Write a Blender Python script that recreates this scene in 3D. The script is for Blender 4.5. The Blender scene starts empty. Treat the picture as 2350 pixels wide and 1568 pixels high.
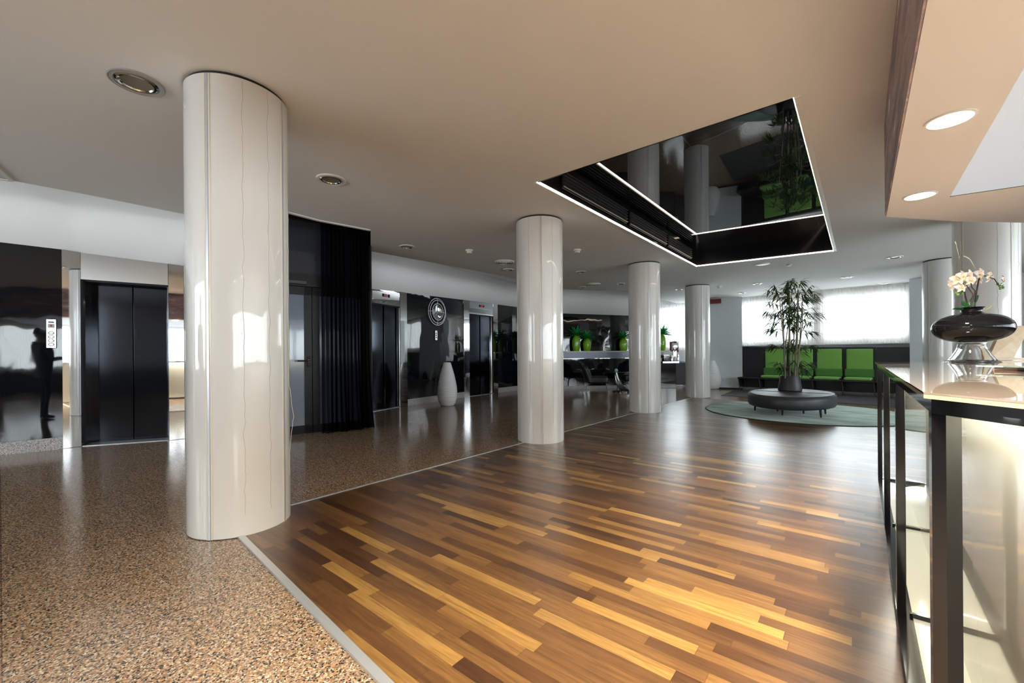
import bpy, bmesh, math, random
from mathutils import Vector, Matrix, noise
R = math.radians
random.seed(11)
scene = bpy.context.scene
col = scene.collection

# ------------------------------------------------------------------ camera
F, TH, ROLL, CY = 969.66, 0.68933, -0.00772, 815.612
EYE, CEIL = 1.15, 2.96
cam_d = bpy.data.cameras.new('camera')
cam = bpy.data.objects.new('camera', cam_d)
col.objects.link(cam)
cam_d.sensor_width = 36.0
cam_d.lens = F * 36.0 / 2350.0
cam_d.shift_y = (CY - 784.0) / 2350.0
cam_d.clip_start = 0.02
cam.matrix_world = (Matrix.Translation((0, 0, EYE)) @ Matrix.Rotation(TH, 4, 'Z')
                    @ Matrix.Rotation(R(90), 4, 'X') @ Matrix.Rotation(ROLL, 4, 'Z'))
scene.camera = cam

# ------------------------------------------------------------------ world, view
world = bpy.data.worlds.new('world')
scene.world = world
world.use_nodes = True
world.node_tree.nodes['Background'].inputs[0].default_value = (0.80, 0.90, 1.0, 1)
world.node_tree.nodes['Background'].inputs[1].default_value = 1.0
scene.view_settings.view_transform = 'Standard'
scene.view_settings.look = 'None'
scene.view_settings.gamma = 1.0
scene.view_settings.exposure = 0.90
scene.view_settings.use_curve_mapping = False
scene.cycles.use_denoising = True
scene.cycles.max_bounces = 12
scene.cycles.diffuse_bounces = 6
scene.cycles.glossy_bounces = 6
scene.cycles.transmission_bounces = 8
scene.cycles.transparent_max_bounces = 16
scene.cycles.sample_clamp_indirect = 6.0
scene.cycles.caustics_reflective = False
scene.cycles.caustics_refractive = False


def lamp(name, kind, loc, energy, color=(1, 1, 1), rot=(0, 0, 0), size=(1, 1), spot=None, blend=0.6, radius=0.06):
    d = bpy.data.lights.new(name, kind)
    d.energy = energy
    d.color = color
    if kind == 'AREA':
        d.shape = 'RECTANGLE'
        d.size, d.size_y = size
    else:
        d.shadow_soft_size = radius
    if kind == 'SPOT':
        d.spot_size = spot
        d.spot_blend = blend
    o = bpy.data.objects.new(name, d)
    o.location = loc
    o.rotation_euler = rot
    col.objects.link(o)
    return o


# daylight outside the windows (each lamp stands outside its own row of panes)
DAY = (0.90, 0.96, 1.0)
def day(name, p, nrm_angle, w, h, radiance):
    # faces along angle nrm_angle (radians in plan)
    lamp(name, 'AREA', p, radiance * math.pi * w * h, DAY, (R(90), 0, nrm_angle - R(90)), (w, h))
day('daylight_far', (-0.95, 15.95, 2.1), R(-93.8), 4.6, 1.9, 7.0)
day('daylight_bar', (-4.75, 16.6, 2.0), R(-60), 2.2, 2.2, 6.0)
day('daylight_right', (6.3, 3.0, 1.85), R(180), 17.0, 2.2, 11.5)
day('daylight_back', (-5.0, -7.0, 1.85), R(90), 6.6, 2.2, 13.0)

# ------------------------------------------------------------------ pixel helpers (photo measurements -> metres)
def ray(x, y):
    u, v = x - 1175.0, y - 784.0
    c, s = math.cos(ROLL), math.sin(ROLL)
    u, v = c * u + s * v, -s * u + c * v
    v -= CY - 784.0
    xc, up = u / F, -v / F
    return Vector((xc * math.cos(TH) - math.sin(TH), xc * math.sin(TH) + math.cos(TH), up))

def Zp(x, y, z=0.0):                      # point on the level z
    r = ray(x, y)
    return r * ((z - EYE) / r.z) + Vector((0, 0, EYE))

def Dp(x, y, d):                          # point at depth d
    return ray(x, y) * d + Vector((0, 0, EYE))

def hz(x, y, P):                          # height seen at pixel row y above the floor point P
    r = ray(x, y)
    d = math.hypot(P.x, P.y) / math.hypot(r.x, r.y)
    return EYE + r.z * d

VR = Vector((math.cos(TH), math.sin(TH), 0))     # right of the view
VD = Vector((-math.sin(TH), math.cos(TH), 0))    # depth of the view

# ------------------------------------------------------------------ materials
def nt(m):
    return m.node_tree.nodes, m.node_tree.links

def pmat(name, color=(0.8, 0.8, 0.8), rough=0.5, metal=0.0, spec=0.5, coat=0.0, coat_rough=0.03, ior=1.5,
         trans=0.0, emit=None, estr=0.0, alpha=1.0, sheen=0.0):
    m = bpy.data.materials.new(name)
    m.use_nodes = True
    b = m.node_tree.nodes['Principled BSDF']
    b.inputs['Base Color'].default_value = (*color, 1)
    b.inputs['Roughness'].default_value = rough
    b.inputs['Metallic'].default_value = metal
    b.inputs['IOR'].default_value = ior
    b.inputs['Specular IOR Level'].default_value = spec
    b.inputs['Coat Weight'].default_value = coat
    b.inputs['Coat Roughness'].default_value = coat_rough
    b.inputs['Transmission Weight'].default_value = trans
    b.inputs['Alpha'].default_value = alpha
    b.inputs['Sheen Weight'].default_value = sheen
    if emit:
        b.inputs['Emission Color'].default_value = (*emit, 1)
        b.inputs['Emission Strength'].default_value = estr
    return m

def add_noise(m, c1, c2, scale=8.0, stretch=(1, 1, 1), detail=4.0, lo=0.35, hi=0.65):
    n, l = nt(m)
    tc = n.new('ShaderNodeTexCoord'); mp = n.new('ShaderNodeMapping')
    mp.inputs['Scale'].default_value = stretch
    tx = n.new('ShaderNodeTexNoise'); tx.inputs['Scale'].default_value = scale; tx.inputs['Detail'].default_value = detail
    cr = n.new('ShaderNodeValToRGB')
    cr.color_ramp.elements[0].position = lo; cr.color_ramp.elements[0].color = (*c1, 1)
    cr.color_ramp.elements[1].position = hi; cr.color_ramp.elements[1].color = (*c2, 1)
    l.new(tc.outputs['Object'], mp.inputs[0]); l.new(mp.outputs[0], tx.inputs[0])
    l.new(tx.outputs[0], cr.inputs[0]); l.new(cr.outputs[0], n['Principled BSDF'].inputs['Base Color'])
    return tx, cr

def add_bump(m, scale=5.0, strength=0.1, dist=0.02, stretch=(1, 1, 1), detail=2.0, coat=False):
    n, l = nt(m)
    tc = n.new('ShaderNodeTexCoord'); mp = n.new('ShaderNodeMapping')
    mp.inputs['Scale'].default_value = stretch
    tx = n.new('ShaderNodeTexNoise'); tx.inputs['Scale'].default_value = scale; tx.inputs['Detail'].default_value = detail
    bp = n.new('ShaderNodeBump'); bp.inputs['Strength'].default_value = strength; bp.inputs['Distance'].default_value = dist
    l.new(tc.outputs['Object'], mp.inputs[0]); l.new(mp.outputs[0], tx.inputs[0])
    l.new(tx.outputs[0], bp.inputs['Height']); l.new(bp.outputs[0], n['Principled BSDF'].inputs['Normal'])
    if coat:
        l.new(bp.outputs[0], n['Principled BSDF'].inputs['Coat Normal'])

M = {}
M['ceiling'] = pmat('painted ceiling', (0.78, 0.785, 0.775), 0.9)
M['white'] = pmat('white wall paint', (0.88, 0.895, 0.905), 0.8)
M['grey_wall'] = pmat('pale grey wall paint', (0.60, 0.64, 0.66), 0.7)
M['soffit'] = pmat('cream soffit paint', (0.47, 0.455, 0.44), 0.8)
M['soffit_white'] = pmat('white ceiling panel with added glow', (0.15, 0.165, 0.19), 0.6, emit=(0.88, 0.94, 1.0), estr=0.25)  # glow added by emission to offset the warm bounce; no backlight known
M['column'] = pmat('ivory lacquered panel', (0.68, 0.675, 0.655), 0.35, coat=0.9, coat_rough=0.02)
add_bump(M['column'], 3.0, 0.25, 0.006, (3, 3, 0.7), 2.0, coat=True)
M['seam'] = pmat('anodised seam', (0.55, 0.57, 0.64), 0.35, 0.5)
M['ivory_ridge'] = pmat('ivory ridge', (0.74, 0.70, 0.60), 0.35, coat=0.5)
M['dark'] = pmat('dark gap', (0.02, 0.018, 0.016), 0.8)
M['crack'] = pmat('hairline crack', (0.30, 0.28, 0.25), 0.8)
M['crack_pale'] = pmat('loose pale thread', (0.75, 0.73, 0.68), 0.6)
M['black_glass'] = pmat('black glossy panel', (0.004, 0.005, 0.007), 0.03, ior=1.6, spec=0.5)
add_bump(M['black_glass'], 2.2, 0.55, 0.014, (1, 1, 0.5), 1.5)
M['black_mirror'] = pmat('black mirror ceiling', (0.005, 0.006, 0.008), 0.015, ior=2.0, spec=0.6)
M['black_gloss'] = pmat('black gloss lacquer', (0.010, 0.010, 0.011), 0.08, coat=0.5)
M['black_matt'] = pmat('black satin metal', (0.008, 0.008, 0.010), 0.42, spec=0.25)
M['steel'] = pmat('mirror stainless steel', (0.80, 0.81, 0.83), 0.025, 1.0)
M['header_steel'] = pmat('satin stainless steel', (0.76, 0.77, 0.79), 0.16, 1.0)
M['chrome'] = pmat('chrome', (0.78, 0.78, 0.76), 0.06, 1.0)
M['lift'] = pmat('brushed black steel', (0.050, 0.056, 0.070), 0.10, 1.0)
add_bump(M['lift'], 1.2, 0.12, 0.01, (1, 1, 0.3), 1.0)
M['granite_pale'] = pmat('pale granite', (0.5, 0.5, 0.5), 0.25)
add_noise(M['granite_pale'], (0.22, 0.20, 0.19), (0.66, 0.64, 0.62), 90.0, detail=3.0)
M['strip'] = pmat('brushed aluminium strip', (0.62, 0.64, 0.66), 0.35, 0.7)
M['led'] = pmat('warm led strip', (1, 1, 1), 0.5, emit=(1.0, 0.86, 0.66), estr=7.0)
M['led_counter'] = pmat('counter led strip', (1, 1, 1), 0.5, emit=(1.0, 0.93, 0.75), estr=9.0)
M['lamp_disc'] = pmat('lit lamp glass', (1, 1, 1), 0.5, emit=(1.0, 0.87, 0.70), estr=9.0)
M['white_plastic'] = pmat('white plastic', (0.75, 0.74, 0.70), 0.4)
M['grey_plastic'] = pmat('grey metal', (0.42, 0.42, 0.42), 0.4, 0.3)
M['red_sign'] = pmat('dark red sign', (0.16, 0.012, 0.022), 0.3)
M['red_lamp'] = pmat('red indicator', (0.25, 0.01, 0.04), 0.4, emit=(1.0, 0.04, 0.15), estr=0.10)
M['vase_white'] = pmat('white glazed ceramic', (0.80, 0.81, 0.83), 0.25, coat=0.5)
M['frost'] = pmat('blue grey glass', (0.16, 0.20, 0.27), 0.12, coat=0.6)
M['smoke_glass'] = pmat('smoked glass', (0.035, 0.040, 0.052), 0.06, coat=0.6)
M['cream'] = pmat('cream back painted glass', (0.82, 0.82, 0.70), 0.08, ior=1.75, spec=0.6, coat=0.8, coat_rough=0.01)
M['post'] = pmat('black lacquered metal', (0.006, 0.006, 0.007), 0.09, ior=1.55)
M['counter_glass'] = pmat('peach back painted glass top', (0.46, 0.36, 0.285), 0.02, ior=1.8, spec=0.7, coat=1.0, coat_rough=0.01)
M['counter_edge'] = pmat('polished pale glass edge', (0.62, 0.59, 0.42), 0.15, coat=0.5)
M['brown_board'] = pmat('dark brown board', (0.045, 0.025, 0.020), 0.4)
M['tan_board'] = pmat('tan stone board', (0.62, 0.46, 0.28), 0.45)
add_noise(M['tan_board'], (0.55, 0.40, 0.24), (0.68, 0.53, 0.34), 9.0)
M['glass'] = pmat('clear glass', (0.95, 0.97, 0.97), 0.01, ior=1.45, trans=1.0)
M['green_edge'] = pmat('green tinted glass', (0.62, 0.80, 0.72), 0.02, ior=1.45, trans=0.8)
M['bowl'] = pmat('black glazed bowl', (0.006, 0.006, 0.007), 0.04, ior=1.3)
M['petal'] = pmat('peach white petal', (0.86, 0.74, 0.64), 0.6)
add_noise(M['petal'], (0.72, 0.67, 0.62), (0.72, 0.54, 0.41), 22.0)
M['petal_heart'] = pmat('yellow orchid lip', (0.80, 0.50, 0.12), 0.5)
M['orchid_stem'] = pmat('dark orchid stem', (0.035, 0.022, 0.018), 0.5)
M['orchid_leaf'] = pmat('dark green leaf', (0.02, 0.10, 0.035), 0.35)
M['bud'] = pmat('green bud', (0.14, 0.24, 0.07), 0.5)
M['root'] = pmat('pale root', (0.45, 0.40, 0.16), 0.6)
M['moss'] = pmat('cream moss', (0.60, 0.50, 0.33), 0.9)
M['green_fabric'] = pmat('light green upholstery', (0.215, 0.47, 0.085), 0.75, sheen=0.2)
M['dark_green_fabric'] = pmat('dark green wool', (0.060, 0.20, 0.030), 0.9)
add_noise(M['dark_green_fabric'], (0.060, 0.185, 0.035), (0.095, 0.27, 0.055), 120.0)
M['charcoal'] = pmat('charcoal upholstery', (0.030, 0.031, 0.036), 0.6)
M['charcoal_board'] = pmat('charcoal laminate', (0.022, 0.021, 0.026), 0.5)
M['leather'] = pmat('dark grey leatherette', (0.024, 0.026, 0.031), 0.48)
M['pot'] = pmat('matt black pot', (0.022, 0.022, 0.025), 0.5)
M['mat'] = pmat('dark grey floor mat', (0.055, 0.055, 0.060), 0.95)
M['rug'] = pmat('mottled green rug', (0.2, 0.35, 0.28), 0.95, sheen=0.3)
add_noise(M['rug'], (0.060, 0.165, 0.105), (0.27, 0.44, 0.36), 1.7, (1, 2.0, 1), 6.0, 0.36, 0.62)
M['rug_edge'] = pmat('dark rug binding', (0.03, 0.055, 0.045), 0.9)
M['bamboo_stem'] = pmat('pale bamboo cane', (0.34, 0.30, 0.20), 0.4)
add_noise(M['bamboo_stem'], (0.10, 0.11, 0.10), (0.30, 0.24, 0.13), 3.0, (4, 4, 1.2))
M['bamboo_leaf'] = pmat('bamboo leaf', (0.035, 0.12, 0.03), 0.45)
add_noise(M['bamboo_leaf'], (0.008, 0.042, 0.016), (0.060, 0.140, 0.014), 4.0, detail=2.0)
M['agave'] = pmat('bright green agave', (0.02, 0.34, 0.075), 0.4)
M['lime'] = pmat('lime green glazed ceramic', (0.20, 0.50, 0.012), 0.10, coat=0.8)
add_bump(M['lime'], 26.0, 0.5, 0.006, coat=True)
M['tuft'] = pmat('black leather', (0.009, 0.009, 0.011), 0.42)
M['turquoise'] = pmat('turquoise glass ball', (0.25, 0.52, 0.50), 0.15)
M['silver'] = pmat('polished silver', (0.78, 0.77, 0.76), 0.14, 1.0)
M['red_frame'] = pmat('red frame', (0.32, 0.02, 0.05), 0.4)
M['white_gloss'] = pmat('white gloss', (0.80, 0.80, 0.80), 0.2)
M['apron'] = pmat('dark brushed apron', (0.075, 0.08, 0.095), 0.28, 1.0)
M['dado'] = pmat('dark grey dado', (0.10, 0.10, 0.10), 0.6)
M['frame_white'] = pmat('white window frame', (0.78, 0.79, 0.80), 0.4)
M['jacket'] = pmat('black jacket', (0.012, 0.012, 0.014), 0.8)
M['track'] = pmat('white curtain track', (0.80, 0.80, 0.80), 0.5)

# sheer curtains
def curtain_mat(name, color, transp, translucent=True, rough=1.0):
    m = bpy.data.materials.new(name); m.use_nodes = True
    n, l = nt(m); n.clear()
    out = n.new('ShaderNodeOutputMaterial'); mix = n.new('ShaderNodeMixShader'); mix.inputs[0].default_value = transp
    tr = n.new('ShaderNodeBsdfTransparent')
    m2 = n.new('ShaderNodeMixShader'); m2.inputs[0].default_value = 0.5 if translucent else 0.0
    df = n.new('ShaderNodeBsdfDiffuse'); df.inputs[0].default_value = (*color, 1)
    tl = n.new('ShaderNodeBsdfTranslucent'); tl.inputs[0].default_value = (*color, 1)
    l.new(df.outputs[0], m2.inputs[1]); l.new(tl.outputs[0], m2.inputs[2])
    l.new(m2.outputs[0], mix.inputs[1]); l.new(tr.outputs[0], mix.inputs[2])
    l.new(mix.outputs[0], out.inputs[0])
    return m
def pane_mat():
    m = bpy.data.materials.new('window glass'); m.use_nodes = True
    n, l = nt(m); n.clear()
    out = n.new('ShaderNodeOutputMaterial'); mix = n.new('ShaderNodeMixShader')
    fr = n.new('ShaderNodeFresnel'); fr.inputs[0].default_value = 1.45
    tr = n.new('ShaderNodeBsdfTransparent'); tr.inputs[0].default_value = (0.96, 0.98, 0.98, 1)
    gl = n.new('ShaderNodeBsdfGlossy'); gl.inputs['Roughness'].default_value = 0.02
    l.new(fr.outputs[0], mix.inputs[0]); l.new(tr.outputs[0], mix.inputs[1]); l.new(gl.outputs[0], mix.inputs[2]); l.new(mix.outputs[0], out.inputs[0])
    return m
M['pane'] = pane_mat()
M['sheer'] = curtain_mat('sheer cream curtain', (0.88, 0.85, 0.81), 0.42)
M['black_sheer'] = curtain_mat('sheer black curtain', (0.004, 0.004, 0.006), 0.24, False)

# polished speckled granite floor
def granite_floor():
    m = pmat('polished brown granite', (0.3, 0.25, 0.2), 0.14, ior=1.55)
    n, l = nt(m); b = n['Principled BSDF']
    tc = n.new('ShaderNodeTexCoord')
    vor = n.new('ShaderNodeTexVoronoi'); vor.inputs['Scale'].default_value = 165.0
    sep = n.new('ShaderNodeSeparateColor')
    cr = n.new('ShaderNodeValToRGB'); e = cr.color_ramp; e.interpolation = 'CONSTANT'
    e.elements[0].position = 0.0; e.elements[0].color = (0.030, 0.027, 0.026, 1)
    e.elements[1].position = 0.14; e.elements[1].color = (0.36, 0.22, 0.125, 1)
    for p, c in ((0.34, (0.26, 0.175, 0.10)), (0.50, (0.46, 0.355, 0.255)), (0.66, (0.35, 0.195, 0.10)), (0.80, (0.155, 0.13, 0.11)), (0.90, (0.55, 0.47, 0.37))):
        k = e.elements.new(p); k.color = (*c, 1)
    ns = n.new('ShaderNodeTexNoise'); ns.inputs['Scale'].default_value = 60.0; ns.inputs['Detail'].default_value = 3
    mx = n.new('ShaderNodeMix'); mx.data_type = 'RGBA'; mx.blend_type = 'MULTIPLY'; mx.inputs[0].default_value = 0.55
    cr2 = n.new('ShaderNodeValToRGB'); cr2.color_ramp.elements[0].color = (0.25, 0.22, 0.2, 1); cr2.color_ramp.elements[0].position = 0.35
    cr2.color_ramp.elements[1].color = (1.15, 1.1, 1.05, 1); cr2.color_ramp.elements[1].position = 0.62
    # slab joints
    br = n.new('ShaderNodeTexBrick'); br.offset = 0.0; br.inputs['Scale'].default_value = 1.0
    br.inputs['Mortar Size'].default_value = 0.003; br.inputs['Brick Width'].default_value = 1.2; br.inputs['Row Height'].default_value = 1.2
    br.inputs['Color1'].default_value = (1, 1, 1, 1); br.inputs['Color2'].default_value = (1, 1, 1, 1); br.inputs['Mortar'].default_value = (0.4, 0.36, 0.33, 1)
    mj = n.new('ShaderNodeMix'); mj.data_type = 'RGBA'; mj.blend_type = 'MULTIPLY'; mj.inputs[0].default_value = 0.8
    l.new(tc.outputs['Object'], vor.inputs['Vector']); l.new(tc.outputs['Object'], ns.inputs['Vector']); l.new(tc.outputs['Object'], br.inputs['Vector'])
    l.new(vor.outputs['Color'], sep.inputs[0]); l.new(sep.outputs[0], cr.inputs[0])
    l.new(ns.outputs[0], cr2.inputs[0])
    l.new(cr.outputs[0], mx.inputs['A']); l.new(cr2.outputs[0], mx.inputs['B'])
    l.new(mx.outputs['Result'], mj.inputs['A']); l.new(br.outputs['Color'], mj.inputs['B'])
    l.new(mj.outputs['Result'], b.inputs['Base Color'])
    return m
M['granite'] = granite_floor()

def parquet():
    m = pmat('varnished iroko parquet', (0.3, 0.15, 0.06), 0.3, ior=1.5, coat=0.55, coat_rough=0.25)
    n, l = nt(m); b = n['Principled BSDF']
    tc = n.new('ShaderNodeTexCoord'); sp = n.new('ShaderNodeSeparateXYZ'); l.new(tc.outputs['Object'], sp.inputs[0])
    def mth(op, a, b_=None):
        k = n.new('ShaderNodeMath'); k.operation = op
        for i, v in enumerate((a, b_)):
            if v is None: continue
            if isinstance(v, (int, float)): k.inputs[i].default_value = v
            else: l.new(v, k.inputs[i])
        return k.outputs[0]
    W, L = 0.062, 0.52
    row = mth('FLOOR', mth('DIVIDE', sp.outputs[1], W))
    wn = n.new('ShaderNodeTexWhiteNoise'); wn.noise_dimensions = '1D'; l.new(row, wn.inputs['W'])
    ln = mth('ADD', 0.46, mth('MULTIPLY', wn.outputs[0], 0.34))
    cx = mth('DIVIDE', mth('ADD', sp.outputs[0], mth('MULTIPLY', wn.outputs[0], 37.3)), ln)
    colm = mth('FLOOR', cx)
    cmb = n.new('ShaderNodeCombineXYZ'); l.new(row, cmb.inputs[0]); l.new(colm, cmb.inputs[1])
    wn2 = n.new('ShaderNodeTexWhiteNoise'); wn2.noise_dimensions = '2D'; l.new(cmb.outputs[0], wn2.inputs['Vector'])
    cr = n.new('ShaderNodeValToRGB'); e = cr.color_ramp
    e.elements[0].position = 0.0; e.elements[0].color = (0.044, 0.018, 0.007, 1)
    e.elements[1].position = 1.0; e.elements[1].color = (0.315, 0.178, 0.048, 1)
    for p, c in ((0.15, (0.070, 0.029, 0.010)), (0.5, (0.110, 0.050, 0.016)), (0.85, (0.165, 0.080, 0.024))):
        k = e.elements.new(p); k.color = (*c, 1)
    l.new(wn2.outputs[0], cr.inputs[0])
    # grain
    mp = n.new('ShaderNodeMapping'); mp.inputs['Scale'].default_value = (1.6, 26.0, 1.0)
    ad = n.new('ShaderNodeVectorMath'); ad.operation = 'ADD'
    sc = n.new('ShaderNodeVectorMath'); sc.operation = 'SCALE'; sc.inputs['Scale'].default_value = 13.0
    l.new(wn2.outputs['Color'], sc.inputs[0]); l.new(tc.outputs['Object'], ad.inputs[0]); l.new(sc.outputs[0], ad.inputs[1])
    l.new(ad.outputs[0], mp.inputs[0])
    gn = n.new('ShaderNodeTexNoise'); gn.inputs['Scale'].default_value = 3.0; gn.inputs['Detail'].default_value = 6; gn.inputs['Distortion'].default_value = 0.9
    l.new(mp.outputs[0], gn.inputs['Vector'])
    g2 = n.new('ShaderNodeValToRGB'); g2.color_ramp.elements[0].position = 0.3; g2.color_ramp.elements[0].color = (0.60, 0.55, 0.5, 1)
    g2.color_ramp.elements[1].position = 0.66; g2.color_ramp.elements[1].color = (1.2, 1.2, 1.15, 1)
    l.new(gn.outputs[0], g2.inputs[0])
    mx = n.new('ShaderNodeMix'); mx.data_type = 'RGBA'; mx.blend_type = 'MULTIPLY'; mx.inputs[0].default_value = 0.9
    l.new(cr.outputs[0], mx.inputs['A']); l.new(g2.outputs[0], mx.inputs['B'])
    # joints
    fy = mth('FRACT', mth('DIVIDE', sp.outputs[1], W)); fx = mth('FRACT', cx)
    j = mth('MAXIMUM', mth('LESS_THAN', fy, 0.025), mth('LESS_THAN', fx, 0.004))
    mj = n.new('ShaderNodeMix'); mj.data_type = 'RGBA'; l.new(mth('MULTIPLY', j, 0.55), mj.inputs[0])
    mj.inputs['B'].default_value = (0.02, 0.009, 0.004, 1)
    l.new(mx.outputs['Result'], mj.inputs['A']); l.new(mj.outputs['Result'], b.inputs['Base Color'])
    # scuffed varnish
    rn = n.new('ShaderNodeTexNoise'); rn.inputs['Scale'].default_value = 2.4; rn.inputs['Detail'].default_value = 8
    l.new(tc.outputs['Object'], rn.inputs['Vector'])
    mr = n.new('ShaderNodeMapRange'); mr.inputs['To Min'].default_value = 0.24; mr.inputs['To Max'].default_value = 0.42
    l.new(rn.outputs[0], mr.inputs[0]); l.new(mr.outputs[0], b.inputs['Roughness'])
    return m
M['parquet'] = parquet()

def mural():
    m = pmat('printed landscape mural', (0.2, 0.15, 0.18), 0.5)
    n, l = nt(m); tc = n.new('ShaderNodeTexCoord'); mp = n.new('ShaderNodeMapping'); mp.inputs['Scale'].default_value = (1, 0.9, 7.0)
    tx = n.new('ShaderNodeTexNoise'); tx.inputs['Scale'].default_value = 1.6; tx.inputs['Detail'].default_value = 9; tx.inputs['Roughness'].default_value = 0.7
    cr = n.new('ShaderNodeValToRGB'); e = cr.color_ramp
    e.elements[0].position = 0.36; e.elements[0].color = (0.05, 0.055, 0.11, 1)
    e.elements[1].position = 0.66; e.elements[1].color = (0.70, 0.64, 0.60, 1)
    for p, c in ((0.44, (0.13, 0.09, 0.11)), (0.51, (0.30, 0.20, 0.17)), (0.57, (0.15, 0.12, 0.16))):
        k = e.elements.new(p); k.color = (*c, 1)
    l.new(tc.outputs['Object'], mp.inputs[0]); l.new(mp.outputs[0], tx.inputs[0]); l.new(tx.outputs[0], cr.inputs[0])
    l.new(cr.outputs[0], n['Principled BSDF'].inputs['Base Color'])
    return m
M['mural'] = mural()

# ------------------------------------------------------------------ mesh builders
class MB:
    def __init__(s):
        s.bm = bmesh.new()
    def box(s, c, size, rz=0.0, bevel=0.0, rot=None, seg=2):
        r = bmesh.ops.create_cube(s.bm, size=1.0)
        vs = r['verts']
        bmesh.ops.scale(s.bm, vec=size, verts=vs)
        if bevel > 0:
            es = {e for v in vs for e in v.link_edges}
            rb = bmesh.ops.bevel(s.bm, geom=list(es), offset=bevel, segments=seg, profile=0.5, affect='EDGES')
            vs = list({v for f in rb['faces'] for v in f.verts} | {v for v in vs if v.is_valid})
        mtx = Matrix.Translation(c) @ (rot.to_4x4() if rot else Matrix.Rotation(rz, 4, 'Z'))
        bmesh.ops.transform(s.bm, matrix=mtx, verts=vs)
        return s
    def lathe(s, prof, c=(0, 0, 0), seg=48, sx=1.0, sy=1.0, close=False):
        rings = []
        for r, z in prof:
            rings.append([s.bm.verts.new((c[0] + r * sx * math.cos(2 * math.pi * i / seg), c[1] + r * sy * math.sin(2 * math.pi * i / seg), c[2] + z)) for i in range(seg)])
        for a, b in zip(rings, rings[1:]):
            for i in range(seg):
                k = (i + 1) % seg
                s.bm.faces.new((a[i], a[k], b[k], b[i]))
        if close:
            s.bm.faces.new(list(reversed(rings[0]))); s.bm.faces.new(rings[-1])
        return s
    def tube(s, pts, rad, seg=8, cap=True):
        pts = [Vector(p) for p in pts]
        n = len(pts)
        rads = rad if isinstance(rad, (list, tuple)) else [rad] * n
        rings = []
        up = Vector((0, 0, 1))
        prev = None
        for i, p in enumerate(pts):
            t = (pts[min(i + 1, n - 1)] - pts[max(i - 1, 0)]).normalized()
            if prev is None:
                a = t.cross(up if abs(t.z) < 0.9 else Vector((1, 0, 0))).normalized()
            else:
                a = (prev - t * prev.dot(t)).normalized()
            prev = a
            b = t.cross(a)
            rings.append([s.bm.verts.new(p + (a * math.cos(2 * math.pi * k / seg) + b * math.sin(2 * math.pi * k / seg)) * rads[i]) for k in range(seg)])
        for r0, r1 in zip(rings, rings[1:]):
            for k in range(seg):
                j = (k + 1) % seg
                s.bm.faces.new((r0[k], r0[j], r1[j], r1[k]))
        if cap:
            s.bm.faces.new(list(reversed(rings[0]))); s.bm.faces.new(rings[-1])
        return s
    def prism(s, poly, z0, z1):
        a = [s.bm.verts.new((p[0], p[1], z0)) for p in poly]
        b = [s.bm.verts.new((p[0], p[1], z1)) for p in poly]
        n = len(poly)
        s.bm.faces.new(list(reversed(a))); s.bm.faces.new(b)
        for i in range(n):
            k = (i + 1) % n
            s.bm.faces.new((a[i], a[k], b[k], b[i]))
        return s
    def wall(s, p, q, z0, z1, t, z0q=None, z1q=None):
        """upright slab from p to q; the room side is to the right of p->q, thickness t goes the other way"""
        p = Vector((p[0], p[1], 0)); q = Vector((q[0], q[1], 0))
        d = (q - p).normalized(); nrm = Vector((d.y, -d.x, 0))
        z0q = z0 if z0q is None else z0q
        z1q = z1 if z1q is None else z1q
        P = [p, q, q - nrm * t, p - nrm * t]
        lo = [z0, z0q, z0q, z0]; hi = [z1, z1q, z1q, z1]
        a = [s.bm.verts.new((v.x, v.y, z)) for v, z in zip(P, lo)]
        b = [s.bm.verts.new((v.x, v.y, z)) for v, z in zip(P, hi)]
        s.bm.faces.new(list(reversed(a))); s.bm.faces.new(b)
        for i in range(4):
            k = (i + 1) % 4
            s.bm.faces.new((a[i], a[k], b[k], b[i]))
        return s
    def sphere(s, c, r, seg=16, scale=(1, 1, 1)):
        q = bmesh.ops.create_uvsphere(s.bm, u_segments=seg, v_segments=max(6, seg // 2), radius=r)
        bmesh.ops.scale(s.bm, vec=scale, verts=q['verts'])
        bmesh.ops.translate(s.bm, vec=c, verts=q['verts'])
        return s
    def ring(s, c, Rr, r, axis=None, seg=48, rs=6):
        pts = []
        ax = axis or Matrix.Identity(3)
        rings = []
        for i in range(seg):
            a = 2 * math.pi * i / seg
            ctr = Vector((math.cos(a), math.sin(a), 0)) * Rr
            rad = Vector((math.cos(a), math.sin(a), 0))
            rings.append([s.bm.verts.new(Vector(c) + ax @ (ctr + (rad * math.cos(2 * math.pi * k / rs) + Vector((0, 0, 1)) * math.sin(2 * math.pi * k / rs)) * r)) for k in range(rs)])
        for i in range(seg):
            r0, r1 = rings[i], rings[(i + 1) % seg]
            for k in range(rs):
                j = (k + 1) % rs
                s.bm.faces.new((r0[k], r1[k], r1[j], r0[j]))
        return s
    def leaf(s, base, direction, length, width, droop=0.2, fold=0.25, seg=3):
        """narrow pointed leaf, folded along its midrib"""
        d = Vector(direction).normalized()
        side = d.cross(Vector((0, 0, 1)))
        if side.length < 1e-3: side = Vector((1, 0, 0))
        side.normalize(); nrm = side.cross(d)
        L, Mi, Rr = [], [], []
        for i in range(seg + 1):
            t = i / seg
            w = width * math.sin(math.pi * min(1.0, 0.12 + 0.88 * t)) * (1 - 0.25 * t)
            p = Vector(base) + d * length * t - Vector((0, 0, 1)) * droop * length * t * t
            Mi.append(s.bm.verts.new(p))
            L.append(s.bm.verts.new(p + side * w * .5 + nrm * w * fold)); Rr.append(s.bm.verts.new(p - side * w * .5 + nrm * w * fold))
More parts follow.
